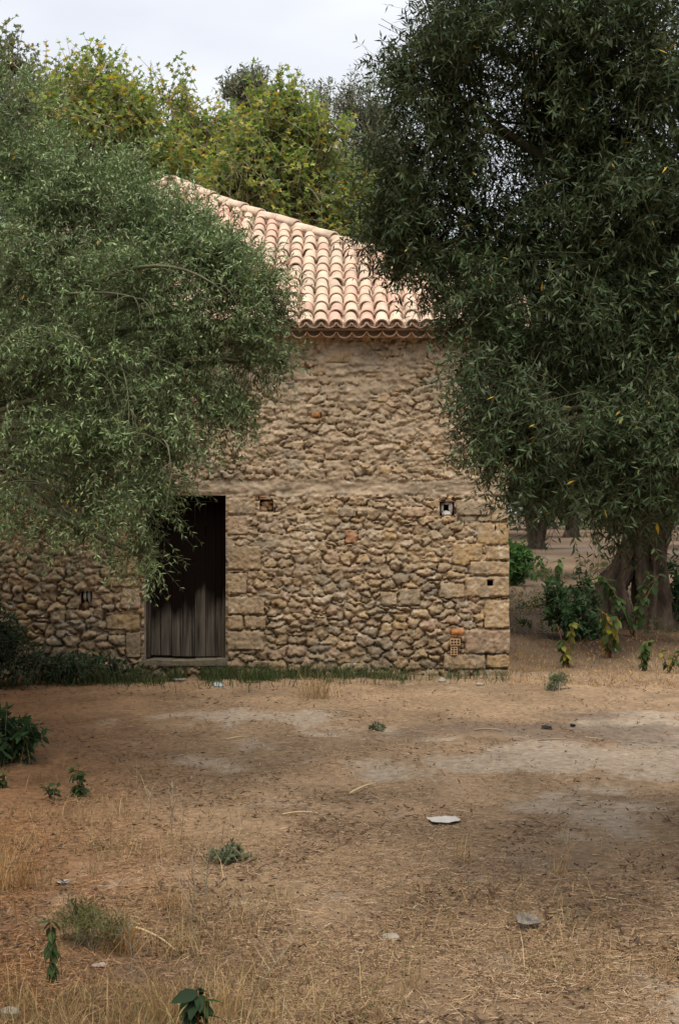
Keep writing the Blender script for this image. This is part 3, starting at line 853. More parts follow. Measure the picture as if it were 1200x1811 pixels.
# hip tiles along the crest with mortar bed
def hip_line(sign):
    P_ = [np.array((XP + sign * (x - XP), y - YW, rz(y) + .055)) for x, y in top]
    seg = np.array(P_); s = np.concatenate([[0], np.cumsum(np.linalg.norm(np.diff(seg, axis=0), axis=1))])
    ln = .37; k = 0; u = s[-1] - .02
    V0, F0 = tile_geo(.115, .098, .44, th=.016, arc=170, seg=8)
    mes = [mesh_from('hip_tile', V0, F0, M['tile'], np.tile(np.array(c_), (len(V0), 1)), True) for c_ in (TC[3], TC[1], TC[5])]
    while u > .1:
        p = np.array([np.interp(u, s, seg[:, i]) for i in range(3)]); q = np.array([np.interp(max(u - .3, 0), s, seg[:, i]) for i in range(3)])
        d = Vector(q - p).normalized()
        xax = d.cross(Vector((0, 0, 1))).normalized(); zax = xax.cross(d)
        m_ = Matrix((xax, d, zax)).transposed().to_euler()
        m_.rotate_axis('X', -.03 + tr_.normal(0, .02))
        o = obj('hip_tile', mes[int(tr_.integers(3))], roof, tuple(p + np.array((0, 0, tr_.normal(.0, .006)))), m_)
        u -= ln
    bed = MB()
    B = [p + np.array((0, 0, -.02)) for p in P_]
    V1, F1 = tube(B, [.10 + .012 * math.sin(i * 2.1) for i in range(len(B))], 8, seed=3, lump=.1, lobes=3)
    bed.add(V1, F1); obj('mortar_bed', bed.mesh('mortar_bed', M['tilemortar'], True), roof)
hip_line(1); hip_line(-1)
V, F = tile_geo(.12, .10, .36, th=.02, arc=170, seg=8)
obj('cap_tile', mesh_from('cap_tile', V, F, M['tile'], np.tile(np.array(TC[3]), (len(V), 1)), True), roof, (XP, YP - YW - .2, rz(YP) - .01), (R(14), 0, .3))

# ------------------------------------------------------------------ foliage machinery
OLIVE = [(0, 0), (.28, .5), (.68, .42), (1, 0), (.68, -.42), (.28, -.5)]
KITE = [(0, 0), (.42, .5), (1, 0), (.42, -.5)]
PALM = [(-.05, .30), (.22, .24), (.42, .60), (.55, .22), (1.0, 0.0), (.55, -.22), (.42, -.60), (.22, -.24), (-.05, -.30)]
OVATE = [(0, 0), (.16, .34), (.42, .5), (.75, .3), (1, 0), (.75, -.3), (.42, -.5), (.16, -.34)]

def lumpy(u, ph):
    return 1 + .13 * np.sin(4.1 * u[:, 0] + 3.3 * u[:, 2] + ph) + .12 * np.sin(5.3 * u[:, 1] - 4.7 * u[:, 2] + 1.7 * ph) + .08 * np.sin(9 * u[:, 0] + 8 * u[:, 1] + 2.3 * ph)

def sample_lobes(lobes, n, rng, rmin=.45):
    """lobes: (cx,cy,cz,rx,ry,rz,weight)"""
    Lb = np.array(lobes, float)
    wgt = Lb[:, 6] * (Lb[:, 3] * Lb[:, 4] + Lb[:, 3] * Lb[:, 5] + Lb[:, 4] * Lb[:, 5])
    idx = rng.choice(len(Lb), n, p=wgt / wgt.sum())
    MC = 16                                    # clumps per lobe, so the crown has masses and gaps
    cu = norm(rng.normal(size=(len(Lb), MC, 3))); cr_ = rmin + (1 - rmin) * rng.random((len(Lb), MC)) ** .6
    cw = rng.uniform(.4, 1.6, (len(Lb), MC)); cw /= cw.sum(1, keepdims=True)
    pick = (rng.random(n)[:, None] > np.cumsum(cw, 1)[idx]).sum(1).clip(0, MC - 1)
    uc = cu[idx, pick]; rc = cr_[idx, pick]
    off = rng.normal(size=(n, 3)) * .24
    q = uc * (rc * lumpy(uc, idx * 1.7))[:, None] + off
    return Lb[idx, :3] + q * Lb[idx, 3:6], norm(q), idx

def shoot_crown(lobes, n, rng, length=(.25, .55), pairs=10, leaf=(.055, .075), wid=.20, outw=.8, droop=.45, grav=.35, shape=OLIVE, rmin=.45,
                pal=((.055, .082, .036), (.085, .115, .055), (.12, .14, .075)), yellow=.004, twr=.0022, spread=.75, K=3, vis=None):
    p, u, idx = sample_lobes(lobes, n, rng, rmin)
    if vis is not None:
        k = vis(p, rng); p, u, idx = p[k], u[k], idx[k]; n = len(p)
    zrel = np.clip((p[:, 2] - p[:, 2].mean()) / (p[:, 2].std() + 1e-6), -1, 1.3)
    dro = np.stack([np.zeros(n), np.zeros(n), -(droop - .40 * zrel)], 1)
    d = norm(u * outw + rng.normal(size=(n, 3)) * .55 + dro)
    L = rng.uniform(*length, n)
    g = rng.uniform(.3, 1.3, n) * grav
    p = p - d * (L * .55)[:, None] + np.array((0, 0, 1.0)) * (L * g * .3)[:, None]
    down = np.array((0, 0, -1.0))
    def pos(t): return p + d * (L * t)[:, None] + down * (L * g * t * t)[:, None]
    def tan(t): return norm(d + down * (2 * g * t)[:, None])
    Vs = []; Cs = []
    tone = (rng.normal(1, .12, n)) * (.78 + .5 * rng.random(4096)[(idx * 37 + np.floor(p[:, 0] * 2.5).astype(int) * 7 + np.floor(p[:, 2] * 2.5).astype(int) * 131 + np.floor(p[:, 1] * 1.5).astype(int) * 977) % 4096])
    pal = np.array(pal)
    side0 = rng.uniform(0, 6.28, n)
    for j in range(pairs):
        t = np.full(n, .12 + .88 * (j + .5) / pairs) + rng.uniform(-.03, .03, n)
        T = tan(t); B = pos(t)
        a = norm(np.cross(T, np.array((.13, .21, .97)))); b_ = np.cross(T, a)
        ang = side0 + j * 1.45
        Sx = a * np.cos(ang)[:, None] + b_ * np.sin(ang)[:, None]
        for sg in (1, -1):
            keep = rng.random(n) > .12
            D = norm(T * rng.uniform(.35, .95, n)[:, None] + sg * Sx * spread + rng.normal(size=(n, 3)) * .22)
            N = np.array((0, 0, 1.0)) + rng.normal(size=(n, 3)) * .55 + u * .25
            ln = rng.uniform(*leaf, n) * (1.0 - .35 * np.maximum(t - .75, 0) * 4 * .6)
            V = leaves_np(B[keep], D[keep], N[keep], ln[keep], ln[keep] * wid * rng.uniform(.8, 1.2, keep.sum()), shape, bend=-.12)
            f = rng.random(keep.sum()) * (len(pal) - 1)
            i0 = np.floor(f).astype(int); fr = (f - i0)[:, None]
            c = (pal[i0] * (1 - fr) + pal[np.minimum(i0 + 1, len(pal) - 1)] * fr) * np.clip(tone[keep] + rng.normal(0, .1, keep.sum()), .5, 1.6)[:, None]
            yl = rng.random(keep.sum()) < yellow
            c[yl] = np.array((.5, .32, .04))
            Vs.append(V); Cs.append(c)
    # twigs: three-sided tubes
    ts = np.linspace(0, 1, K)
    Cu = np.stack([pos(np.full(n, t)) for t in ts], 1)
    Tn = np.stack([tan(np.full(n, t)) for t in ts], 1)
    a = norm(np.cross(Tn, np.array((.13, .21, .97)))); b_ = np.cross(Tn, a)
    TV = np.empty((n, K, 3, 3))
    for k in range(3):
        an = 2.094 * k
        TV[:, :, k] = Cu + (a * math.cos(an) + b_ * math.sin(an)) * (twr * (1.15 - .8 * ts))[None, :, None]
    base = (np.arange(n) * K * 3)[:, None, None]
    kk = np.arange(K - 1)[None, :, None] * 3
    q = np.arange(3)[None, None, :]
    q2 = (q + 1) % 3
    Fq = np.stack([base + kk + q, base + kk + q2, base + kk + 3 + q2, base + kk + 3 + q], -1).reshape(-1, 4)
    return np.concatenate(Vs), np.concatenate(Cs), TV.reshape(-1, 3), Fq, p, idx

def make_tree(name, label, cat, base, trunk_paths, lobes, n, seed, group=None, branch_per_lobe=7, crotch=None, lmat='olive', brad=.014, tmat='twig', **kw):
    """Empty at the base > trunk, branches, crown. All given in world coordinates."""
    rng = np.random.default_rng(seed)
    t = thing(name, label, cat, tuple(base), group)
    b0 = np.array(base)
    mb = MB()
    for (P_, r_, sd_, lump, lob, sides) in trunk_paths:
        if lump < 0: V, F = gnarl([np.array(q) - b0 for q in P_], r_, sd_, amp=-lump, lobes=lob, pits=sides)
        else: V, F = tube([np.array(q) - b0 for q in P_], r_, sides, sd_, lump, lob)
        mb.add(V, F)
    obj('trunk', mb.mesh('trunk', M['bark'], True), t)
    LV, LC, TV, TF, p, idx = shoot_crown(lobes, n, rng, **kw)
    br = MB()
    cr_ = np.array(crotch if crotch is not None else trunk_paths[0][0][-1])
    for li, lb in enumerate(lobes):
        c = np.array(lb[:3]); 
        mid = cr_ * .45 + c * .55 + np.array((0, 0, .25 * np.linalg.norm(c - cr_) * .6)) + rng.normal(0, .12, 3)
        r0 = min(.055, .015 + .012 * np.linalg.norm(c - cr_))
        V, F = tube([q - b0 for q in bezier(cr_, mid, c, 7)], list(np.linspace(r0, brad, 7)), 6, li, .08, 2); br.add(V, F)
        cand = np.where(idx == li)[0]
        for k in cand[:branch_per_lobe]:
            q = p[k]; md = (c + q) / 2 + np.array((0, 0, .15 * np.linalg.norm(c - q))) + rng.normal(0, .05, 3)
            V, F = tube([x_ - b0 for x_ in bezier(c, md, q, 5)], list(np.linspace(brad * .8, .004, 5)), 4, 0, cap=False); br.add(V, F)
    obj('branches', br.mesh('branches', M[tmat], True), t)
    tw = mesh_np('twigs', TV - b0, TF.ravel(), np.full(len(TF), 4), M[tmat], None, True)
    cr2 = obj('crown', leaf_mesh('crown', LV - b0, LC, M[lmat]), t)
    obj('twigs', tw, cr2)
    return t

def lobes_px(lst):
    """(px,py,depth, rx px, ry px, ry metres, weight) -> world ellipsoids"""
    o = []
    for (px, py, Y, rx, ry, rd, wgt) in lst:
        c = at(px, py, Y); k = Y / FPX
        o.append((c[0], c[1], c[2], rx * k, rd, ry * k, wgt))
    return o

# ------------------------------------------------------------------ the near olive on the right
right_l = lobes_px([
    (840, 60, 7.6, 110, 110, .5, 1.1), (1000, 40, 7.8, 150, 150, .7, 1), (1150, 120, 7.6, 150, 170, .7, 1), (800, 210, 7.7, 110, 110, .5, 1.1), (940, 220, 8.0, 130, 120, .6, .85),
    (720, 330, 7.9, 90, 95, .45, 1.2), (840, 400, 8.0, 110, 110, .5, .8), (1010, 380, 7.9, 130, 130, .6, 1), (1160, 370, 7.6, 120, 150, .6, 1.2), (1060, 230, 8.2, 120, 110, .6, .9), (760, 460, 7.8, 80, 70, .4, 1.2),
    (860, 560, 7.6, 80, 100, .4, 1.2), (990, 580, 7.6, 120, 130, .55, 1.2), (1140, 600, 7.5, 130, 140, .6, 1.2), (835, 690, 7.2, 58, 85, .3, .55), (950, 730, 7.2, 90, 110, .45, 1.2),
    (1080, 780, 7.2, 110, 110, .5, 1.2), (1190, 790, 7.0, 100, 110, .5, 1.1), (885, 790, 7.0, 45, 70, .25, .8), (980, 870, 7.0, 80, 50, .3, .9), (1120, 890, 7.0, 90, 45, .3, .8),
    (715, 120, 7.6, 40, 60, .2, 1.1), (690, 420, 7.9, 60, 50, .3, .9),
    (1060, 620, 9.4, 170, 170, 1.0, .7), (1150, 790, 9.2, 150, 110, .9, .7), (1350, 100, 8.0, 200, 250, 1.0, .55), (1350, 480, 7.8, 200, 260, 1.0, .55), (1400, 800, 7.6, 180, 160, .8, .5), (1000, -220, 8.2, 300, 180, 1.2, .45), (1300, -250, 8.6, 300, 200, 1.3, .4)])
bR = np.array((3.05, 8.6, 0.0))
trunkR = [bR + np.array(v) for v in ((0, 0, -.1), (.02, 0, .25), (-.03, .03, .7), (.06, .02, 1.2), (.0, -.05, 1.75), (-.12, -.1, 2.3))]
make_tree('olive_tree', 'large dark olive tree hanging over the right side in front of the building', 'tree', bR,
          [(trunkR, [.5, .38, .31, .29, .26, .22], 4, .22, 5, 22)], right_l, 13800, 1, crotch=trunkR[-1], pairs=10,
          leaf=(.038, .062), wid=.24, shape=KITE, length=(.20, .48), pal=((.024, .044, .016), (.042, .071, .026), (.088, .122, .052)), rmin=.30, yellow=.004, tmat='twigdark', twr=.0016, droop=.12, grav=.18, spread=.85)

# ------------------------------------------------------------------ the olive on the left
left_l = lobes_px([
    (30, 210, 11.4, 80, 90, .5, .8), (60, 310, 11.2, 120, 110, .6, 1), (170, 375, 11.0, 130, 80, .6, 1.2), (280, 410, 10.8, 105, 65, .5, 1.3), (355, 455, 10.6, 80, 65, .45, 1.3), (410, 500, 10.5, 60, 55, .35, 1.1), (140, 300, 11.2, 80, 60, .4, 1.0), (230, 365, 10.9, 60, 35, .3, .9), (330, 398, 10.7, 62, 42, .3, 1.2), (405, 440, 10.6, 58, 42, .3, 1.2), (465, 495, 10.5, 45, 42, .25, 1.1), (255, 372, 10.9, 60, 30, .3, 1.1), (490, 560, 10.5, 28, 34, .15, .9), (440, 600, 10.4, 40, 40, .2, .8),
    (455, 530, 10.5, 50, 50, .3, .9), (60, 480, 10.9, 150, 110, .6, 1), (240, 510, 10.4, 130, 85, .5, 1.1), (350, 590, 10.3, 105, 80, .5, 1.1), (425, 640, 10.3, 55, 80, .3, 1.0),
    (120, 620, 10.4, 150, 110, .6, 1), (270, 690, 10.2, 120, 85, .5, 1.2), (390, 735, 10.2, 60, 50, .3, .9), (60, 760, 10.5, 130, 110, .55, .7), (200, 800, 10.1, 110, 75, .45, 1.1),
    (290, 800, 10.0, 70, 50, .3, 1), (110, 880, 10.3, 120, 60, .4, .75), (250, 890, 9.9, 70, 75, .3, 1.2), (250, 985, 9.8, 42, 50, .2, 1.2), (278, 880, 9.8, 30, 45, .15, 1.0), (150, 955, 10.1, 70, 35, .25, .6), (505, 640, 10.3, 26, 22, .12, .5),
    (60, 560, 15.4, 150, 120, 1.1, .9), (220, 560, 15.2, 120, 110, 1.0, .8), (-100, 600, 15.4, 160, 160, 1.2, .9), (100, 760, 15.5, 130, 80, .9, .7), (330, 600, 15.0, 60, 70, .6, .5), (120, 480, 12.8, 180, 170, 1.0, .6), (220, 620, 12.6, 150, 130, .9, .6), (60, 700, 13.0, 170, 140, 1.0, .6), (-150, 520, 13.8, 220, 240, 1.3, .7), (-200, 780, 13.5, 200, 140, 1.1, .6), (-180, 300, 11.6, 200, 200, 1.1, .5), (-180, 620, 11.2, 200, 230, 1.1, .5), (-120, 880, 10.8, 130, 90, .6, .4), (-350, 450, 11.6, 200, 300, 1.2, .4)])  # deep rear lobes added behind the visible crown to shade wall and door
bL = np.array((-3.45, 11.2, 0.0))
trunkL = [bL + np.array(v) for v in ((0, 0, -.1), (.0, .03, .3), (.05, -.02, .8), (-.04, .04, 1.3), (.06, .0, 1.8), (.1, -.05, 2.4))]
make_tree('olive_tree', 'grey green olive tree hanging over the left half of the building and its door', 'tree', bL,
          [(trunkL, [.52, .4, .33, .3, .27, .22], 9, .22, 5, 22)], left_l, 16500, 2, crotch=trunkL[-1], pairs=10, shape=KITE,
          leaf=(.038, .058), wid=.25, length=(.24, .58), pal=((.070, .120, .038), (.138, .205, .078), (.29, .36, .18)), rmin=.35, yellow=.003, droop=.05, grav=.25, tmat='twigmid', twr=.0019)

# bare arching boughs with hanging twigs on the left olive
left_tree = [o for o in bpy.data.objects if o.name == 'olive_tree.001'][0]
mb = MB(); ra = np.random.default_rng(77)
for (p0, p1, p2, dpt, r0) in (((170, 500), (300, 430), (400, 520), 9.75, .020), ((120, 520), (200, 512), (240, 527), 9.75, .014), ((210, 640), (235, 680), (225, 790), 9.6, .006), ((60, 600), (140, 560), (170, 660), 9.7, .008), ((280, 780), (300, 760), (305, 860), 9.4, .006)):
    P_ = [q - bL for q in bezier(at(*p0, dpt + .5), at(*p1, dpt), at(*p2, dpt), 10)]
    mb.add(*tube(P_, list(np.linspace(r0, r0 * .3, 10)), 6, 1, .1, 2))
    for k in range(4):
        q = P_[int(ra.integers(3, 10))]; l_ = ra.uniform(.12, .4); sx2 = ra.normal(0, .08)
        mb.add(*tube(bezier(q, q + np.array((sx2 + .06, -.05, .02)), q + np.array((sx2 * 2 + .08, -.06, -l_)), 6), list(np.linspace(.004, .0018, 6)), 4, cap=False))
obj('arching_boughs', mb.mesh('arching_boughs', M['twigmid'], True), left_tree)

# ------------------------------------------------------------------ old olive behind, with its gnarled trunk
bB = np.array((*on_ground(1130, 1112), 0.0))
k = bB[1] / FPX
def tb(px, py, dy=0): 
    c = at(px, py, bB[1]); return np.array((c[0], c[1] + dy, c[2]))
main = [tb(1156, 1125), tb(1156, 1095), tb(1154, 1050), tb(1150, 1000), tb(1150, 950), tb(1165, 900), tb(1195, 850), tb(1235, 780)]
stump = [tb(1078, 1122, -.1), tb(1078, 1080, -.1), tb(1084, 1030, -.05), tb(1108, 990, 0), tb(1122, 955, .05), tb(1110, 900, .2), tb(1075, 820, .4)]
b_l = lobes_px([(1130, 700, 23.5, 130, 110, 1.3, 1), (1250, 600, 24, 150, 140, 1.6, 1), (1030, 620, 24.5, 110, 120, 1.3, .9), (1140, 480, 24.5, 150, 130, 1.6, 1), (1000, 760, 24.5, 90, 70, 1.0, .8), (1280, 800, 23.5, 110, 90, 1.2, .8), (1090, 840, 24.2, 90, 40, .9, .6)])
make_tree('olive_tree', 'old olive tree with thick gnarled trunk standing right of the building', 'tree', bB,
          [(main, [.46, .33, .27, .27, .31, .25, .21, .15], 14, -.42, 6, [(-1.9, .42, .4, .6), (-1.2, .2, .35, .5), (-1.0, .5, .3, .5)]), (stump, [.33, .26, .23, .19, .16, .14, .1], 15, -.45, 5, [(-1.4, .4, .6, .7), (-1.9, .15, .4, .5)])],
          b_l, 4200, 3, crotch=tb(1150, 880), pairs=7, shape=KITE, leaf=(.10, .14), wid=.26, length=(.35, .7), yellow=.002, brad=.03, twr=.004,
          pal=((.05, .075, .035), (.08, .11, .055), (.12, .145, .08)))

# ------------------------------------------------------------------ farther olives beyond (copies of one tree)
def far_olive(px, pyb, height, label, seed, src=[None]):
    X, Y = on_ground(px, pyb)
    if src[0] is None:
        b = np.array((X, Y, 0.0))
        rng_ = np.random.default_rng(seed)
        lb = []
        for i in range(9):
            a = rng_.uniform(0, 6.28); rr = rng_.uniform(.4, 2.0)
            lb.append((X + rr * math.cos(a), Y + rr * math.sin(a), rng_.uniform(2.1, 4.6), rng_.uniform(.8, 1.3), rng_.uniform(.8, 1.3), rng_.uniform(.6, 1.0), 1))
        tp = [b + np.array(v) for v in ((0, 0, -.2), (.03, 0, .4), (-.1, 0, 1.0), (-.3, .1, 1.7), (-.5, .1, 2.5))]
        tp2 = [b + np.array(v) for v in ((.1, 0, .6), (.3, 0, 1.3), (.7, .1, 2.4))]
        t = make_tree('olive_tree', label, 'tree', b, [(tp, [.6, .42, .36, .28, .15], 5, .25, 5, 16), (tp2, [.3, .24, .12], 6, .2, 4, 12)], lb, 2600, seed, crotch=tp[3], pairs=6, shape=KITE,
                      leaf=(.16, .22), wid=.3, length=(.5, 1.0), group='olive trees of the grove beyond', brad=.04, twr=.008, branch_per_lobe=3)
        src[0] = t
        return t
    s = src[0]
    t = s.copy(); C.objects.link(t); t.location = (X, Y, 0); t.rotation_euler = (0, 0, seed * 1.3); t.scale = (height,) * 3; t['label'] = label
    for ch in list(s.children):
        c_ = ch.copy(); C.objects.link(c_); c_.parent = t
        for g_ in ch.children:
            d_ = g_.copy(); C.objects.link(d_); d_.parent = c_
    return t
far_olive(948, 975, 1, 'distant olive tree with leaning trunk just right of the building corner', 31)
far_olive(1010, 950, 1.2, 'distant olive tree far back, second to the right of the building corner', 3)
far_olive(1085, 945, 1.25, 'distant olive tree just left of the gnarled trunk, far back in the grove', 4)
far_olive(1240, 985, 1.1, 'distant olive tree behind the gnarled trunk at the right edge', 5)
far_olive(880, 938, 1.4, 'distant olive tree peeping out beside the building corner, farthest back', 6)
far_olive(1180, 941, 1.4, 'distant olive tree at the far end of the grove at the right edge', 7)

# the grove goes on round the viewpoint and shades the yard
def grove_olive(x, y, sc_, rot, label):
    t = far_olive(1000, 950, sc_, label, rot); t.location = (x, y, 0)
grove_olive(-7.0, 4.6, 1.35, 1, 'olive tree of the grove on the left side of the yard, nearest the viewpoint')
grove_olive(-5.2, -4.2, 1.5, 2, 'olive tree of the grove behind the viewpoint on the left')
grove_olive(0.8, -6.5, 1.5, 3, 'olive tree of the grove straight behind the viewpoint')
grove_olive(6.2, -3.6, 1.5, 4, 'olive tree of the grove behind the viewpoint on the right')
grove_olive(7.8, 3.2, 1.35, 5, 'olive tree of the grove on the right side of the yard, nearest the viewpoint')
grove_olive(-9.5, 11.5, 1.5, 6, 'olive tree of the grove standing left of the left olive')
rngw = np.random.default_rng(40)
wl = [(x, 150 + rngw.uniform(-12, 12), rngw.uniform(2.5, 5), rngw.uniform(6, 9), 4, rngw.uniform(3, 5.5), 1) for x in np.arange(-70, 130, 7)]
LV, LC, TV, TF, p, idx = shoot_crown(wl, 4200, rngw, pairs=3, shape=KITE, leaf=(.7, 1.2), wid=.45, length=(.8, 1.6), pal=((.04, .06, .03), (.07, .095, .045), (.1, .12, .06)), twr=.01)
wd_ = obj('woodland', leaf_mesh('woodland', LV, LC, M['olive'])); tag(wd_, 'far mass of dark trees closing the grove', kind='stuff')

# ------------------------------------------------------------------ broadleaf trees behind the roof
PP = ((.085, .15, .045), (.15, .225, .06), (.275, .32, .085), (.175, .24, .065), (.46, .37, .10))
def plane_tree(label, px, Y, lob, n, seed, yellow=.06, sparse=None, leaf=(.075, .13), pal=PP, shape=PALM, cat='tree', name='plane_tree', lmat='leaf', length=(.4, .9), pairs=5, wid=.95, tw=.008, base_top=None):
    b = np.array(((px - 600) / FPX * Y, Y, 0.0))
    lb = lobes_px(lob)
    cz = min(l[2] - l[5] for l in lb)
    rng_ = np.random.default_rng(seed)
    hts = np.linspace(-.2, max(cz + 1.0, 3.5), 7)
    P_ = [b + np.array((rng_.normal(0, .06) * i, rng_.normal(0, .06), h_)) for i, h_ in enumerate(hts)]
    return make_tree(name, label, cat, b, [(P_, list(np.linspace(.30, .13, 7)), seed, .1, 3, 12)], lb, n, seed, crotch=P_[-1], lmat=lmat, pairs=pairs, shape=shape, leaf=leaf, wid=wid,
                     length=length, outw=.5, droop=-.5, grav=.08, yellow=yellow, pal=pal, twr=tw, spread=1.0, brad=.03, rmin=.3, branch_per_lobe=10)
plane_tree('tall plane tree with yellowing leaves behind the roof on the left', 190, 29,
           [(165, 145, 29, 72, 55, .9, .8), (230, 205, 29, 70, 60, .9, 1), (120, 210, 29, 70, 70, .9, 1), (190, 280, 29, 120, 80, 1.3, 1), (280, 330, 29.5, 120, 80, 1.2, 1), (100, 330, 29.5, 100, 80, 1.2, .8)], 2400, 61, yellow=.06, length=(.5, 1.15))
plane_tree('green plane tree behind the tiled hip in the middle of the skyline', 520, 28,
           [(500, 220, 28, 70, 60, .9, 1), (560, 270, 28, 70, 70, .9, 1.1), (470, 310, 28, 80, 70, 1.0, 1.1), (570, 370, 28, 90, 70, 1.0, 1.1), (640, 400, 28, 60, 60, .8, 1), (505, 175, 28, 28, 28, .4, 1), (420, 350, 28.3, 60, 60, .8, 1)], 2500, 62, yellow=.03, length=(.5, 1.1))
plane_tree('thin young plane tree with upright half bare shoots between the fuller crowns', 340, 30.5,
           [(330, 230, 30.5, 50, 80, .8, .7), (300, 170, 30.5, 40, 60, .6, .35), (370, 270, 30.5, 50, 60, .8, .9), (345, 320, 30, 90, 60, 1.0, 1.1), (390, 250, 30, 30, 45, .6, .6)], 900, 63, yellow=.09, leaf=(.08, .13), length=(.6, 1.3), tw=.011)
plane_tree('wispy half bare tree rising above the left olive at the left edge', 20, 30,
           [(15, 110, 30, 30, 60, .6, .6), (45, 170, 30, 50, 50, .8, .7), (80, 150, 30, 30, 50, .6, .5), (20, 230, 30, 60, 60, 1, 1)], 420, 64, yellow=.04, leaf=(.08, .13), length=(.6, 1.2), pal=((.10, .12, .06), (.14, .16, .09)), tw=.011)
GP = ((.08, .10, .055), (.13, .15, .09), (.18, .20, .13))
plane_tree('small grey green tree far behind, left of the green plane tree', 440, 42, [(445, 165, 42, 38, 34, .8, 1), (435, 205, 42, 30, 40, .7, .9), (460, 250, 42, 40, 50, .8, .8)], 900, 65, name='grey_tree', shape=KITE, leaf=(.12, .2), wid=.3, lmat='olive', pal=GP, length=(.5, 1.0), pairs=6, yellow=0)
plane_tree('pale grey tree far behind, between the green plane tree and the right olive', 640, 44, [(630, 190, 44, 45, 40, .9, 1), (660, 250, 44, 55, 60, 1.0, 1), (625, 290, 44, 50, 60, 1.0, .9), (560, 185, 44, 40, 30, .8, .6), (690, 330, 44, 60, 80, 1.0, .9)], 1500, 66, name='grey_tree', shape=KITE, leaf=(.12, .2), wid=.3, lmat='olive', pal=GP, length=(.5, 1.0), pairs=6, yellow=0)
plane_tree('broad dark tree filling the gap behind the building on the right', 860, 33, [(780, 500, 33, 110, 60, 1.6, 1), (960, 560, 33, 130, 90, 1.6, 1), (900, 650, 33, 150, 100, 1.6, 1), (1000, 740, 34, 120, 100, 1.6, 1)], 1500, 67, name='bushy_tree', shape=KITE, leaf=(.16, .24), wid=.4, lmat='olive', pal=((.05, .075, .035), (.09, .12, .06)), pairs=6, yellow=0)

# ------------------------------------------------------------------ low plants
def ovate_mesh(col, name='leaf'):
    sh = [(0, 0), (.12, .26), (.34, .46), (.6, .4), (.84, .2), (1, 0)]
    V = []; F = []
    for (t, s) in sh: V.append((0, t, -.18 * t * t))
    for (t, s) in sh[1:-1]: V.append((s * .55, t, -.18 * t * t + .06 * s * 2)); 
    for (t, s) in sh[1:-1]: V.append((-s * .55, t, -.18 * t * t + .06 * s * 2))
    F = [(0, 6, 1), (0, 1, 10)]
    for i in range(3):
        F += [(1 + i, 6 + i, 7 + i, 2 + i), (1 + i, 2 + i, 11 + i, 10 + i)]
    F += [(4, 9, 5), (4, 5, 13)]
    return mesh_from(name, V, F, M['leaf'], np.tile(np.array(col), (len(V), 1)), True)
G1, G2, G3, YE1, YE2 = (.042, .075, .026), (.07, .105, .034), (.028, .052, .024), (.22, .20, .04), (.30, .15, .04)
LM = {c_: [ovate_mesh(np.array(c_) * f_) for f_ in (.85, 1.0, 1.2)] for c_ in (G1, G2, G3, YE1, YE2)}

def broad_plant(name, label, px, pyb, height_px, n, leaf_px, pal, seed, stems=1, droop=.6, lean=0, spread=.25, group=None, cat='plant'):
    X, Y = on_ground(px, pyb); k = Y / FPX
    rng_ = np.random.default_rng(seed)
    t = thing(name, label, cat, (X, Y, gzf(X, Y)), group)
    H = height_px * k; Lf = leaf_px * k
    mb = MB(); pts = []
    for s_ in range(stems):
        a = rng_.uniform(0, 6.28); e = np.array((math.cos(a), math.sin(a), 0)) * H * spread * (stems > 1) + np.array((lean * H, 0, 0))
        P_ = bezier((0, 0, -.03), e * .3 + np.array((0, 0, H * .5)), e + np.array((0, 0, H * rng_.uniform(.85, 1.0))), 6)
        mb.add(*tube(P_, list(np.linspace(.006 + .01 * H, .003, 6)), 5)); pts.append(P_)
    obj('stem', mb.mesh('stem', M['stem'], True), t)
    n = int(n * 1.8)
    for i in range(n):
        P_ = pts[i % stems]; f = rng_.uniform(.22, 1.0) if i >= stems else 1.0
        q = np.array([np.interp(f * 5, range(6), [p_[c_] for p_ in P_]) for c_ in range(3)])
        az = i * 2.4 + rng_.normal(0, .3); el = rng_.uniform(-.2, .5) - droop * rng_.uniform(.5, 1.4)
        if f > .93: el += .5
        me = LM[pal[int(rng_.integers(len(pal)))]][int(rng_.integers(3))]
        sc_ = Lf * rng_.uniform(.65, 1.15)
        obj('leaf', me, t, tuple(q), Euler((el, rng_.normal(0, .35), az)), (sc_,) * 3)
    return t

PL = 'pokeweed plants'
broad_plant('broadleaf_weed', 'weed with yellowed lower leaves on the straw nearest the building corner', 1003, 1180, 78, 24, 19, [G1, G2, YE1], 1, 2, 1.1)
broad_plant('broadleaf_weed', 'weed with yellow and orange leaves in front of the gnarled trunk', 1078, 1160, 88, 30, 20, [G1, YE1, YE2, G2], 2, 3, 1.2)
broad_plant('broadleaf_weed', 'compact bright green weed right of the yellow weed, in front of the trunk', 1135, 1186, 58, 30, 16, [G2, G1, G2], 3, 3, .9)
broad_plant('broadleaf_weed', 'low spreading weed at the right edge by the gnarled trunk', 1182, 1190, 44, 24, 14, [G2, YE1, G1], 4, 4, .6, spread=.5)
broad_plant('broadleaf_weed', 'leafy green shoots growing against the gnarled trunk', 1118, 1128, 120, 66, 20, [G1, G2, G1], 5, 4, .9, spread=.45)
broad_plant('broadleaf_weed', 'slim weed standing in the grove, left of the gnarled trunk', 988, 1032, 48, 9, 18, [G1, G2], 6, 1, .9)
broad_plant('broadleaf_weed', 'thin upright seedling in the grove behind the dark bush', 1025, 1042, 62, 14, 14, [G3, G1], 7, 1, .3)
broad_plant('broadleaf_weed', 'small weed near the green shrub beside the building corner', 955, 1020, 40, 8, 16, [G1, G2], 16, 1, .9)
broad_plant('broadleaf_weed', 'small rounded green weed on the straw at lower left', 142, 1405, 52, 26, 20, [G1, G2, G1], 8, 4, .5)
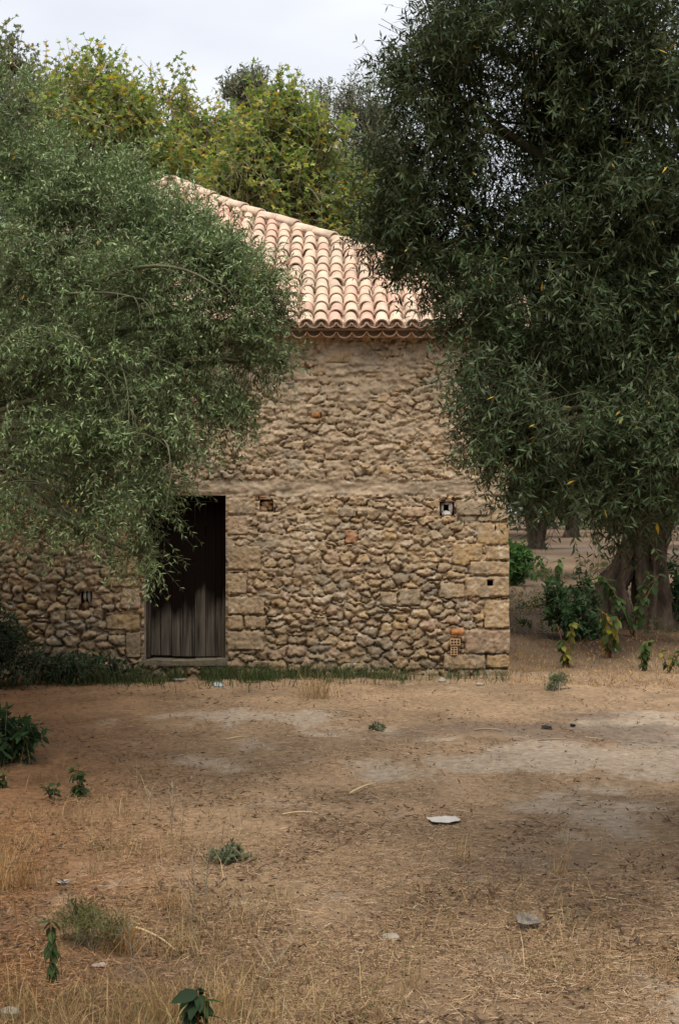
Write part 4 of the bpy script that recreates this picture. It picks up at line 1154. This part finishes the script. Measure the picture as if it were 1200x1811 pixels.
broad_plant('broadleaf_weed', 'low green weed just left of the rounded weed at lower left', 92, 1408, 28, 12, 15, [G1, G3], 9, 3, .4, spread=.6)
broad_plant('broadleaf_weed', 'tiny green weed at the left edge on the straw', 4, 1392, 32, 9, 16, [G1, G2], 10, 2, .5)
broad_plant('broadleaf_weed', 'tall weed with bare red stalk and drooping top leaves at lower left', 90, 1742, 118, 18, 28, [G1, G2, G1], 11, 1, 1.3)
broad_plant('broadleaf_weed', 'dark weed with big leaves at the bottom edge', 350, 1850, 100, 22, 48, [G3, G3, G1], 12, 1, .7)
broad_plant('broadleaf_weed', 'bright green seedling in the dark grass at the left wall foot', 88, 1208, 32, 7, 16, [G2, G1], 13, 1, .8)

def bush(name, label, lob, n, seed, pal, base_px, leaf=(.08, .14), wid=.42, cat='shrub', lmat='leaf', shape=OVATE, length=(.2, .45), pairs=5):
    X, Y = on_ground(*base_px)
    b = np.array((X, Y, gzf(X, Y)))
    lb = lobes_px(lob)
    rng_ = np.random.default_rng(seed)
    t = thing(name, label, cat, tuple(b))
    LV, LC, TV, TF, p, idx = shoot_crown(lb, n, rng_, pairs=pairs, shape=shape, leaf=leaf, wid=wid, length=length, outw=.6, droop=-.2, grav=.4, pal=pal, yellow=0, rmin=.2, twr=min(.004, leaf[0] * .03))
    st = MB()
    for k_ in range(min(12, n)):
        q = p[k_]; V, F = tube([x_ - b for x_ in bezier(b + rng_.normal(0, .04, 3) * np.array((1, 1, 0)), (b + q) / 2 + np.array((0, 0, .1)), q, 5)], list(np.linspace(min(.014, leaf[0] * .07), min(.005, leaf[0] * .04), 5)), 5, cap=False); st.add(V, F)
    fo = obj('foliage', leaf_mesh('foliage', LV - b, LC, M[lmat]), t)
    obj('stems', st.mesh('stems', M['twig'], True), t)
    obj('twigs', mesh_np('twigs', TV - b, TF.ravel(), np.full(len(TF), 4), M['twig'], None, True), fo)
    return t
DKG = ((.018, .042, .018), (.03, .065, .025), (.045, .085, .03))
YB = on_ground(1020, 1130)[1]
bush('shrub', 'dark green shrub left of the gnarled olive trunk', [(1020, 1080, YB, 45, 45, .5, 1), (985, 1075, YB, 30, 40, .4, .8), (1050, 1100, YB, 30, 35, .4, .8), (1030, 1040, YB, 12, 28, .2, .6)], 240, 71, DKG, (1020, 1128))
YB = on_ground(1195, 1112)[1]
bush('shrub', 'dark green shrub at the right edge behind the gnarled trunk', [(1200, 1050, YB + .5, 32, 55, .5, 1), (1235, 1060, YB + .5, 40, 50, .5, 1)], 190, 72, DKG, (1205, 1112))
YB = on_ground(915, 1035)[1]
bush('shrub', 'bright green shrub peeking out behind the building corner', [(908, 1000, YB, 28, 32, .7, 1), (925, 985, YB, 14, 20, .4, .8)], 180, 73, ((.03, .07, .02), (.05, .11, .03), (.07, .13, .03)), (910, 1034), leaf=(.14, .22))
YB = on_ground(15, 1345)[1]
bush('shrub', 'dark leafy shrub at the left edge of the yard', [(5, 1300, YB, 45, 38, .3, 1), (-40, 1285, YB, 50, 50, .4, 1), (45, 1310, YB, 16, 25, .15, .7)], 200, 74, DKG, (5, 1345), leaf=(.07, .11), length=(.12, .28))
bush('shrub', 'dark tangled shrub against the wall foot at the left edge', [(0, 1135, 16.2, 30, 55, .4, 1), (-40, 1100, 16.2, 50, 90, .4, 1), (60, 1175, 16.3, 40, 22, .3, .9), (130, 1176, 16.5, 50, 18, .25, .9), (200, 1178, 16.6, 45, 14, .2, .7)], 560, 75, ((.02, .04, .02), (.035, .06, .028)), (20, 1200), leaf=(.06, .10), wid=.3)
bush('low_weed', 'grey green low weed tuft on the straw right of the building', [(985, 1205, on_ground(985, 1222)[1], 24, 14, .12, 1)], 80, 76, ((.10, .13, .07), (.15, .17, .09)), (985, 1224), leaf=(.03, .05), wid=.3, length=(.1, .2), cat='weed')
bush('low_weed', 'flat grey green weed in the lower left straw', [(405, 1512, on_ground(405, 1522)[1], 30, 10, .1, 1)], 45, 77, ((.09, .11, .06), (.13, .15, .09)), (405, 1524), leaf=(.03, .05), wid=.45, length=(.05, .12), cat='weed')
bush('low_weed', 'tiny flat green weed in the middle of the yard', [(668, 1288, on_ground(668, 1293)[1], 16, 4, .1, 1)], 18, 78, ((.06, .09, .04), (.09, .12, .06)), (668, 1294), leaf=(.03, .05), wid=.45, length=(.05, .1), cat='weed')
bush('low_weed', 'sprawling olive green weed clump at the lower left', [(150, 1635, on_ground(150, 1670)[1], 50, 28, .16, 1), (205, 1640, on_ground(150, 1670)[1], 30, 22, .14, .7)], 170, 79, ((.07, .09, .03), (.13, .12, .045)), (155, 1672), leaf=(.03, .055), wid=.13, length=(.1, .22), cat='weed', shape=KITE)

ru = np.random.default_rng(85)
ul = []
for _ in range(46):
    px_, py_ = ru.uniform(895, 1215), ru.choice([ru.uniform(1000, 1030), ru.uniform(1050, 1130)])
    X_, Y_ = on_ground(px_, py_)
    ul.append((X_, Y_, .10, ru.uniform(.2, .45), ru.uniform(.2, .5), ru.uniform(.08, .22), 1))
LV, LC, TV, TF, p, idx = shoot_crown(ul, 900, ru, pairs=4, shape=OVATE, leaf=(.06, .11), wid=.35, length=(.12, .3), droop=-.3, pal=((.02, .04, .018), (.04, .06, .025), (.09, .085, .035), (.12, .08, .04)), yellow=.01, twr=.003)
LV[:, :, 2] = np.maximum(LV[:, :, 2], .01)
tag(obj('undergrowth', leaf_mesh('undergrowth', LV, LC, M['leaf'])), 'low dark undergrowth in the shade of the grove', kind='stuff')

# ------------------------------------------------------------------ grasses and litter
def blades(name, label, XY, H, Wd, cols, rng_, lean=.5, parent=None, matl='straw'):
    n = len(XY); X, Y = XY[:, 0], XY[:, 1]
    b = np.stack([X, Y, gz(X, Y) - .01], 1)
    a = rng_.uniform(0, 6.28, n); ln = rng_.uniform(.1, 1, n) * lean
    d = np.stack([np.cos(a) * ln, np.sin(a) * ln, np.ones(n)], 1); d = norm(d)
    a2 = rng_.uniform(0, 3.14, n); s = np.stack([np.cos(a2), np.sin(a2), np.zeros(n)], 1) * (Wd / 2)[:, None]
    m1 = b + d * (H * .55)[:, None]; tip = b + d * H[:, None] + np.stack([np.cos(a), np.sin(a), -.5 * np.ones(n)], 1) * (H * ln * .45)[:, None]
    V = np.stack([b - s, b + s, m1 + s * .8, m1 - s * .8, tip], 1)
    lp = (np.arange(n) * 5)[:, None] + np.array((0, 1, 2, 3, 3, 2, 4))[None]
    me = mesh_np(name, V.reshape(-1, 3), lp.ravel(), np.tile((4, 3), n), M[matl], np.repeat(cols, 5, axis=0))
    return tag(obj(name, me, parent), label, kind='stuff')

rg = np.random.default_rng(91)
def scatter_view(n, ylo, yhi, xlo=-60, xhi=1260, p=1.0):
    """uniform over the ground seen between two photograph rows"""
    Y0 = FPX * EYE / (yhi - 905.5); Y1 = FPX * EYE / (ylo - 905.5)
    u = rg.random(n) ; Y = 1 / (1 / Y1 + (1 / Y0 - 1 / Y1) * u ** p)
    px = rg.uniform(xlo, xhi, n); return np.stack([(px - 600) / FPX * Y, Y], 1)
SCOL = np.array([(.38, .265, .16), (.45, .335, .215), (.32, .205, .12), (.22, .138, .085), (.52, .41, .28), (.14, .09, .06)])
XY = scatter_view(150000, 1185, 1900, -120, 1320)
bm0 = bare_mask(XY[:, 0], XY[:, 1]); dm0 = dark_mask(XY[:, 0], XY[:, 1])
dr_ = fbm(XY[:, 0] * 2.6, XY[:, 1] * 2.0, 131, 4)
kp = rg.random(len(XY)) > np.maximum(bm0 * .93, np.clip((.56 - dr_) * 5, 0, .8))
XY = XY[kp]; dm0 = dm0[kp]; n = len(XY)
a = rg.uniform(0, 6.28, n); ln = rg.uniform(.012, .06, n) * (1 + 1.4 * (rg.random(n) < .05))
Dv = np.stack([np.cos(a), np.sin(a), rg.normal(0, .10, n)], 1)
P0 = np.stack([XY[:, 0], XY[:, 1], gz(XY[:, 0], XY[:, 1]) + rg.uniform(.002, .014, n)], 1)
wdt = rg.uniform(.0018, .0042, n)
Vv = leaves_np(P0, norm(Dv), np.array((0, 0, 1.0)) + rg.normal(0, .4, (n, 3)), ln, wdt, [(0, .5), (1, .4), (1, -.4), (0, -.5)])
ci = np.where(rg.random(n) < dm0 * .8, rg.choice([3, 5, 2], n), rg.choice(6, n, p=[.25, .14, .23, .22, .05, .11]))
tag(obj('straw_litter', leaf_mesh('straw_litter', Vv, SCOL[ci] * rg.uniform(.75, 1.15, n)[:, None] * (1 - np.clip((-XY[:, 0] / XY[:, 1] - .08) * 7, 0, 1)[:, None] * np.array((.12, .32, .48))), M['straw'])), 'loose dry straw lying over the yard', kind='stuff')
XY = scatter_view(26000, 1200, 1900, -100, 1300); XY = XY[fbm(XY[:, 0] * 1.7, XY[:, 1] * 1.5, 141, 4) + rg.normal(0, .05, len(XY)) > .52]; n = len(XY)
kp = rg.random(n) > bare_mask(XY[:, 0], XY[:, 1]) * .8; XY = XY[kp]; n = len(XY)
a = rg.uniform(0, 6.28, n); Dv = np.stack([np.cos(a), np.sin(a), rg.normal(0, .25, n)], 1); ln = rg.uniform(.03, .065, n)
Vv = leaves_np(np.stack([XY[:, 0], XY[:, 1], gz(XY[:, 0], XY[:, 1]) + rg.uniform(.003, .016, n)], 1), norm(Dv), np.array((0, 0, 1.0)) + rg.normal(0, .5, (n, 3)), ln, ln * .22, KITE, .15)
tag(obj('fallen_leaves', leaf_mesh('fallen_leaves', Vv, np.array([(.17, .10, .055), (.11, .068, .042), (.25, .165, .10), (.07, .048, .034)])[rg.choice(4, n)] * rg.uniform(.8, 1.15, n)[:, None], M['straw'])), 'dead olive leaves scattered over the yard', kind='stuff')
# dark olive stones, droppings and chaff
XY = scatter_view(2600, 1210, 1800)
n = len(XY); Vd = []
tet = np.array([(1, 0, 0), (-.5, .87, 0), (-.5, -.87, 0), (0, 0, .9)])
rr = rg.uniform(.004, .010, n)[:, None, None]
Vt = tet[None] * rr * rg.uniform(.7, 1.3, (n, 4, 1)) + np.stack([XY[:, 0], XY[:, 1], gz(XY[:, 0], XY[:, 1])], 1)[:, None, :]
base = (np.arange(n) * 4)[:, None, None]
Ft = (base + np.array([(0, 1, 3), (1, 2, 3), (2, 0, 3)])[None]).reshape(-1, 3)
tag(obj('fallen_olives', mesh_np('fallen_olives', Vt.reshape(-1, 3), Ft.ravel(), np.full(len(Ft), 3), M['black'])), 'scattered dark fallen olives and chaff', kind='stuff')

# standing dry grass over the foreground
XY = scatter_view(60000, 1330, 1900, -150, 1300)
px = 600 + FPX * XY[:, 0] / XY[:, 1]; py = 905.5 + FPX * EYE / XY[:, 1]
dens = np.clip((py - 1480) / 300, 0, 1) * .45 + np.clip((520 - px) / 430, 0, 1) * np.clip((py - 1330) / 150, 0, 1) * 1.1
dens *= (fbm(XY[:, 0] * 1.8, XY[:, 1] * 1.8, 101, 4) > .47) * 1.0 + .12
dens *= 1 - .85 * bare_mask(XY[:, 0], XY[:, 1])
XY = XY[rg.random(len(XY)) < dens]; n = len(XY)
H = rg.gamma(2.6, .028, n) + .02 + (rg.random(n) < .04) * rg.uniform(.08, .22, n)
blades('dry_grass', 'dry grass standing in the foreground', XY, H, rg.uniform(.0016, .0034, n), np.array([(.40, .27, .13), (.30, .19, .09), (.46, .34, .18), (.22, .15, .07), (.20, .18, .08)])[rg.choice(5, n)] * rg.uniform(.7, 1.1, n)[:, None], rg, .9)
# dark green grass along the foot of the wall
n = 9000
px = rg.uniform(-80, 900, n); Yg = 17.1 - np.abs(rg.normal(0, .38, n))
XY = np.stack([(px - 600) / FPX * Yg, Yg], 1)
dd = np.where(px < 480, 1.0, np.where(px < 720, .55, .12)) * (fbm(XY[:, 0] * 2.2, XY[:, 1] * 2, 111, 3) > .38)
XY = XY[rg.random(n) < dd]; n = len(XY)
blades('wall_foot_grass', 'dark green grass along the foot of the wall', XY, rg.uniform(.06, .26, n), rg.uniform(.005, .011, n), np.array([(.05, .075, .025), (.075, .10, .035), (.035, .055, .022), (.16, .14, .06)])[rg.choice(4, n, p=[.35, .25, .3, .1])], rg, .7, matl='leaf')
# straw-coloured ground grass right of the building and in the grove
XY = scatter_view(14000, 985, 1215, 890, 1260, 1.0); n = len(XY)
blades('grove_grass', 'dry short grass under the olives of the grove', XY, rg.uniform(.03, .10, n) * (1 + (XY[:, 1] - 17) * .02), rg.uniform(.004, .009, n), np.array([(.40, .26, .11), (.30, .185, .08), (.19, .12, .06)])[rg.choice(3, n)] * (rg.uniform(.8, 1.3, n) * np.where(XY[:, 1] > 20.5, .55, 1.0))[:, None], rg, 1.5)  # grass deeper in the grove darkened, tree shade put into its colour

def tuft(label, px, pyb, w_px, h_px, n, cols, seed, lean=.6, name='dry_grass_tuft', wd=(.002, .004)):
    X, Y = on_ground(px, pyb); k = Y / FPX
    r_ = np.random.default_rng(seed)
    XY = np.stack([X + r_.normal(0, w_px * k * .25, n), Y + r_.normal(0, w_px * k * .25, n)], 1)
    o = blades(name, None, XY, r_.uniform(.45, 1, n) * h_px * k, r_.uniform(*wd, n), np.array(cols)[r_.choice(len(cols), n)] * r_.uniform(.75, 1.1, n)[:, None], r_, lean)
    del o['kind']
    # origin at the base of the tuft
    me = o.data; me.transform(Matrix.Translation((-X, -Y, 0))); o.location = (X, Y, 0)
    return tag(o, label, 'grass')
DRY = [(.48, .34, .17), (.38, .25, .12), (.30, .2, .09)]
tuft('pale dry grass tuft at the wall foot, middle of the building', 560, 1236, 60, 62, 110, DRY, 201, .7, wd=(.004, .008))
tuft('dry grass tuft at the bottom of the yard, left of centre', 290, 1800, 60, 150, 70, DRY, 202, .45)
tuft('orange dry grass tuft right of the sprawling weed clump', 225, 1680, 70, 110, 110, [(.42, .22, .09), (.36, .2, .08), (.45, .32, .15)], 203, .7)
tuft('rusty dry grass tuft at the left edge of the lower yard', 25, 1560, 90, 130, 110, [(.42, .24, .1), (.3, .17, .07), (.45, .3, .14)], 204, .6)
tuft('fine dry grass tuft in the lower middle of the yard', 400, 1790, 70, 120, 80, DRY, 205, .5)
tuft('thin dry grass tuft on the bare soil at the right', 985, 1548, 34, 85, 22, DRY, 206, .5)
tuft('thin dry grass tuft left of centre below the plastic scrap', 815, 1530, 26, 70, 16, DRY, 207, .5)
tuft('short brown grass tuft in the lower left yard', 300, 1600, 60, 50, 90, [(.36, .22, .1), (.28, .17, .08)], 208, .8)

def wiry(label, px, pyb, h_px, n, seed, lean=0.05):
    X, Y = on_ground(px, pyb); k = Y / FPX; r_ = np.random.default_rng(seed)
    mb = MB()
    top_ = np.array((lean * h_px * k, 0, h_px * k))
    P_ = bezier((0, 0, -.02), top_ * .5 + r_.normal(0, .02, 3), top_, 7)
    mb.add(*tube(P_, list(np.linspace(.0035, .0014, 7)), 4))
    for i in range(n):
        f = r_.uniform(.25, .9); q = np.array([np.interp(f * 6, range(7), [p_[c_] for p_ in P_]) for c_ in range(3)])
        a = r_.uniform(0, 6.28); l_ = (1 - f) * h_px * k * .6 + .02
        mb.add(*tube([q, q + np.array((math.cos(a) * l_ * .5, math.sin(a) * l_ * .5, l_ * .6)), q + np.array((math.cos(a) * l_ * .7, math.sin(a) * l_ * .7, l_))], [.0018, .0014, .001], 3, cap=False))
    o = obj('dry_stalk', mb.mesh('dry_stalk', M['twig']), None, (X, Y, gzf(X, Y)))
    tag(o, label, 'stalk', 'wiry dry stalks in the yard')
wiry('branching dry stalk left of centre, tallest of the upper group', 301, 1490, 110, 14, 1)
wiry('thin dry stalk just left of the tallest branching stalk', 262, 1450, 70, 8, 2, .1)
wiry('tall straight dry stalk in the lower left yard', 333, 1640, 130, 10, 3)
wiry('tall dry stalk just right of the straight one in the lower left yard', 366, 1590, 110, 8, 4)
wiry('long leaning dry stalk at the bottom middle', 440, 1745, 120, 8, 5, .85)
wiry('dry stalk by the sprawling weed clump at the lower left', 232, 1725, 120, 9, 6, -.1)
wiry('thin dry stalk at the right above the bare soil', 1005, 1540, 90, 4, 7, .02)

# ------------------------------------------------------------------ loose things on the ground
def lump(name, label, px, py, w_px, h_px, m_, seed, cat='stone', d=.8, sink=.36, amt=.25):
    X, Y = on_ground(px, py); k = Y / FPX; r_ = np.random.default_rng(seed)
    V, F = rocklump(1, r_, w_px * k / 2, w_px * k / 2 * d, h_px * k / 2, 14, 9, amt)
    me = mesh_from(name, V, F, M[m_])
    tag(obj(name, me, None, (X, Y, gzf(X, Y) + h_px * k * (.5 - sink)), (0, 0, r_.uniform(0, 6))), label, cat)
lump('stone_lump', 'grey angular stone lying in the lower right yard', 931, 1645, 46, 32, 'rock', 1, sink=.12, amt=.34)
lump('stone_lump', 'small pale stone at the bottom left corner', 18, 1798, 42, 26, 'palerock', 2)
lump('stone_lump', 'flat half buried pale stone in the lower middle', 690, 1655, 38, 16, 'palerock', 3, sink=.35)
lump('stone_lump', 'small pale green stone at the wall foot near the corner', 848, 1216, 17, 9, 'palerock', 4)
lump('stone_lump', 'pale stone in the grass left below the doorstep', 190, 1198, 16, 12, 'palerock', 5)
lump('stone_lump', 'round mossy stone in the grass under the doorstep', 297, 1194, 16, 12, 'rock', 6)
lump('stone_lump', 'low stone in the grass right of the one under the doorstep', 316, 1203, 26, 10, 'rock', 7)
lump('stone_lump', 'small loose stone at the wall foot below the hollow bricks', 781, 1208, 16, 9, 'palerock', 8)
lump('charred_lump', 'small black charred lump on the grey earth', 966, 1291, 20, 9, 'black', 9, cat='charcoal')
lump('charred_lump', 'tiny black lump on the earth right of the charred lump', 1012, 1283, 11, 5, 'black', 10, cat='charcoal')
lump('stone_lump', 'tiny stone beside the grey angular stone', 918, 1668, 12, 7, 'rock', 11)

def scrap(label, px, py, w_px, d_px, seed, col, rotz, curl=.18, name='plastic_scrap'):
    X, Y = on_ground(px, py); k = Y / FPX; r_ = np.random.default_rng(seed)
    Wd = w_px * k; Dp = d_px * k * Y / EYE * .55
    n, m = 9, 4; V = []; F = []
    for i in range(n):
        u = i / (n - 1) - .5
        for j in range(m):
            v = j / (m - 1) - .5
            V.append((u * Wd, v * Dp * (1 - .8 * u * u) + .9 * Dp * u * u - .1, .012 + curl * Wd * (.25 - u * u) * (.4 + v) + r_.uniform(0, .006)))
    V += [(x, y, z - .003) for x, y, z in V]
    for i in range(n - 1):
        for j in range(m - 1):
            a_ = i * m + j; F.append((a_, a_ + m, a_ + m + 1, a_ + 1)); o_ = n * m; F.append((a_ + o_ + 1, a_ + m + 1 + o_, a_ + m + o_, a_ + o_))
    me = mesh_from(name, V, F, mat('scrap', col, rough=.5, nscale=12, namt=.15, bscale=18, bstr=.2, spec=.4), None, True)
    tag(obj(name, me, None, (X, Y + .1, gzf(X, Y)), (0, 0, rotz)), label, 'litter')
scrap('curved pale grey plastic scrap lying in the middle of the yard', 780, 1456, 54, 16, 1, (.45, .42, .39), R(14))
scrap('small bluish plastic scrap on the straw at lower left', 103, 1552, 22, 8, 2, (.30, .33, .33), .3)
scrap('crumpled bluish plastic scrap in the grass by the wall foot', 383, 1213, 18, 8, 3, (.34, .41, .46), .2, .6)
scrap('dirty pale scrap lying below the drooping weed at lower left', 155, 1712, 26, 10, 4, (.26, .22, .19), .5)

def stick(label, p0, p1, r0, seed, bow=.02, col=None):
    a_ = on_ground(*p0); b_ = on_ground(*p1)
    r_ = np.random.default_rng(seed)
    A = np.array((*a_, gzf(*a_) + r0 * 1.5)); B = np.array((*b_, gzf(*b_) + r0 * 1.5))
    md = (A + B) / 2 + np.array((bow, bow, r0 * 3))
    V, F = tube([q - A for q in bezier(A, md, B, 7)], list(np.linspace(r0, r0 * .5, 7)), 6, seed, .15, 2)
    me = mesh_from('stick', V, F, col or M['twig'])
    tag(obj('stick', me, None, tuple(A)), label, 'stick', 'sticks on the ground')
M['drycane'] = mat('dry_cane', (.50, .38, .22), rough=.7, nscale=10, namt=.2, bstr=0)
stick('pale dry cane left of the plastic scrap', (618, 1402), (658, 1389), .008, 1, col=M['drycane'])
stick('short pale cane below the bare patch at left', (500, 1449), (562, 1443), .007, 2, col=M['drycane'])
stick('dark twig on the grey earth right of the building', (838, 1299), (892, 1299), .008, 3)
stick('dark twig on the pale earth at the right', (950, 1315), (1020, 1313), .007, 4)
stick('dark stick near the wall foot left of the straw tuft', (560, 1259), (640, 1266), .007, 5)
stick('bent dry stick leaning across the lower left grass', (240, 1640), (310, 1680), .006, 6, col=M['drycane'])
stick('dark twig at the right edge of the pale earth', (1105, 1315), (1150, 1324), .007, 7)
stick('dry cane lying across the left of the yard', (400, 1311), (440, 1307), .006, 8, col=M['drycane'])
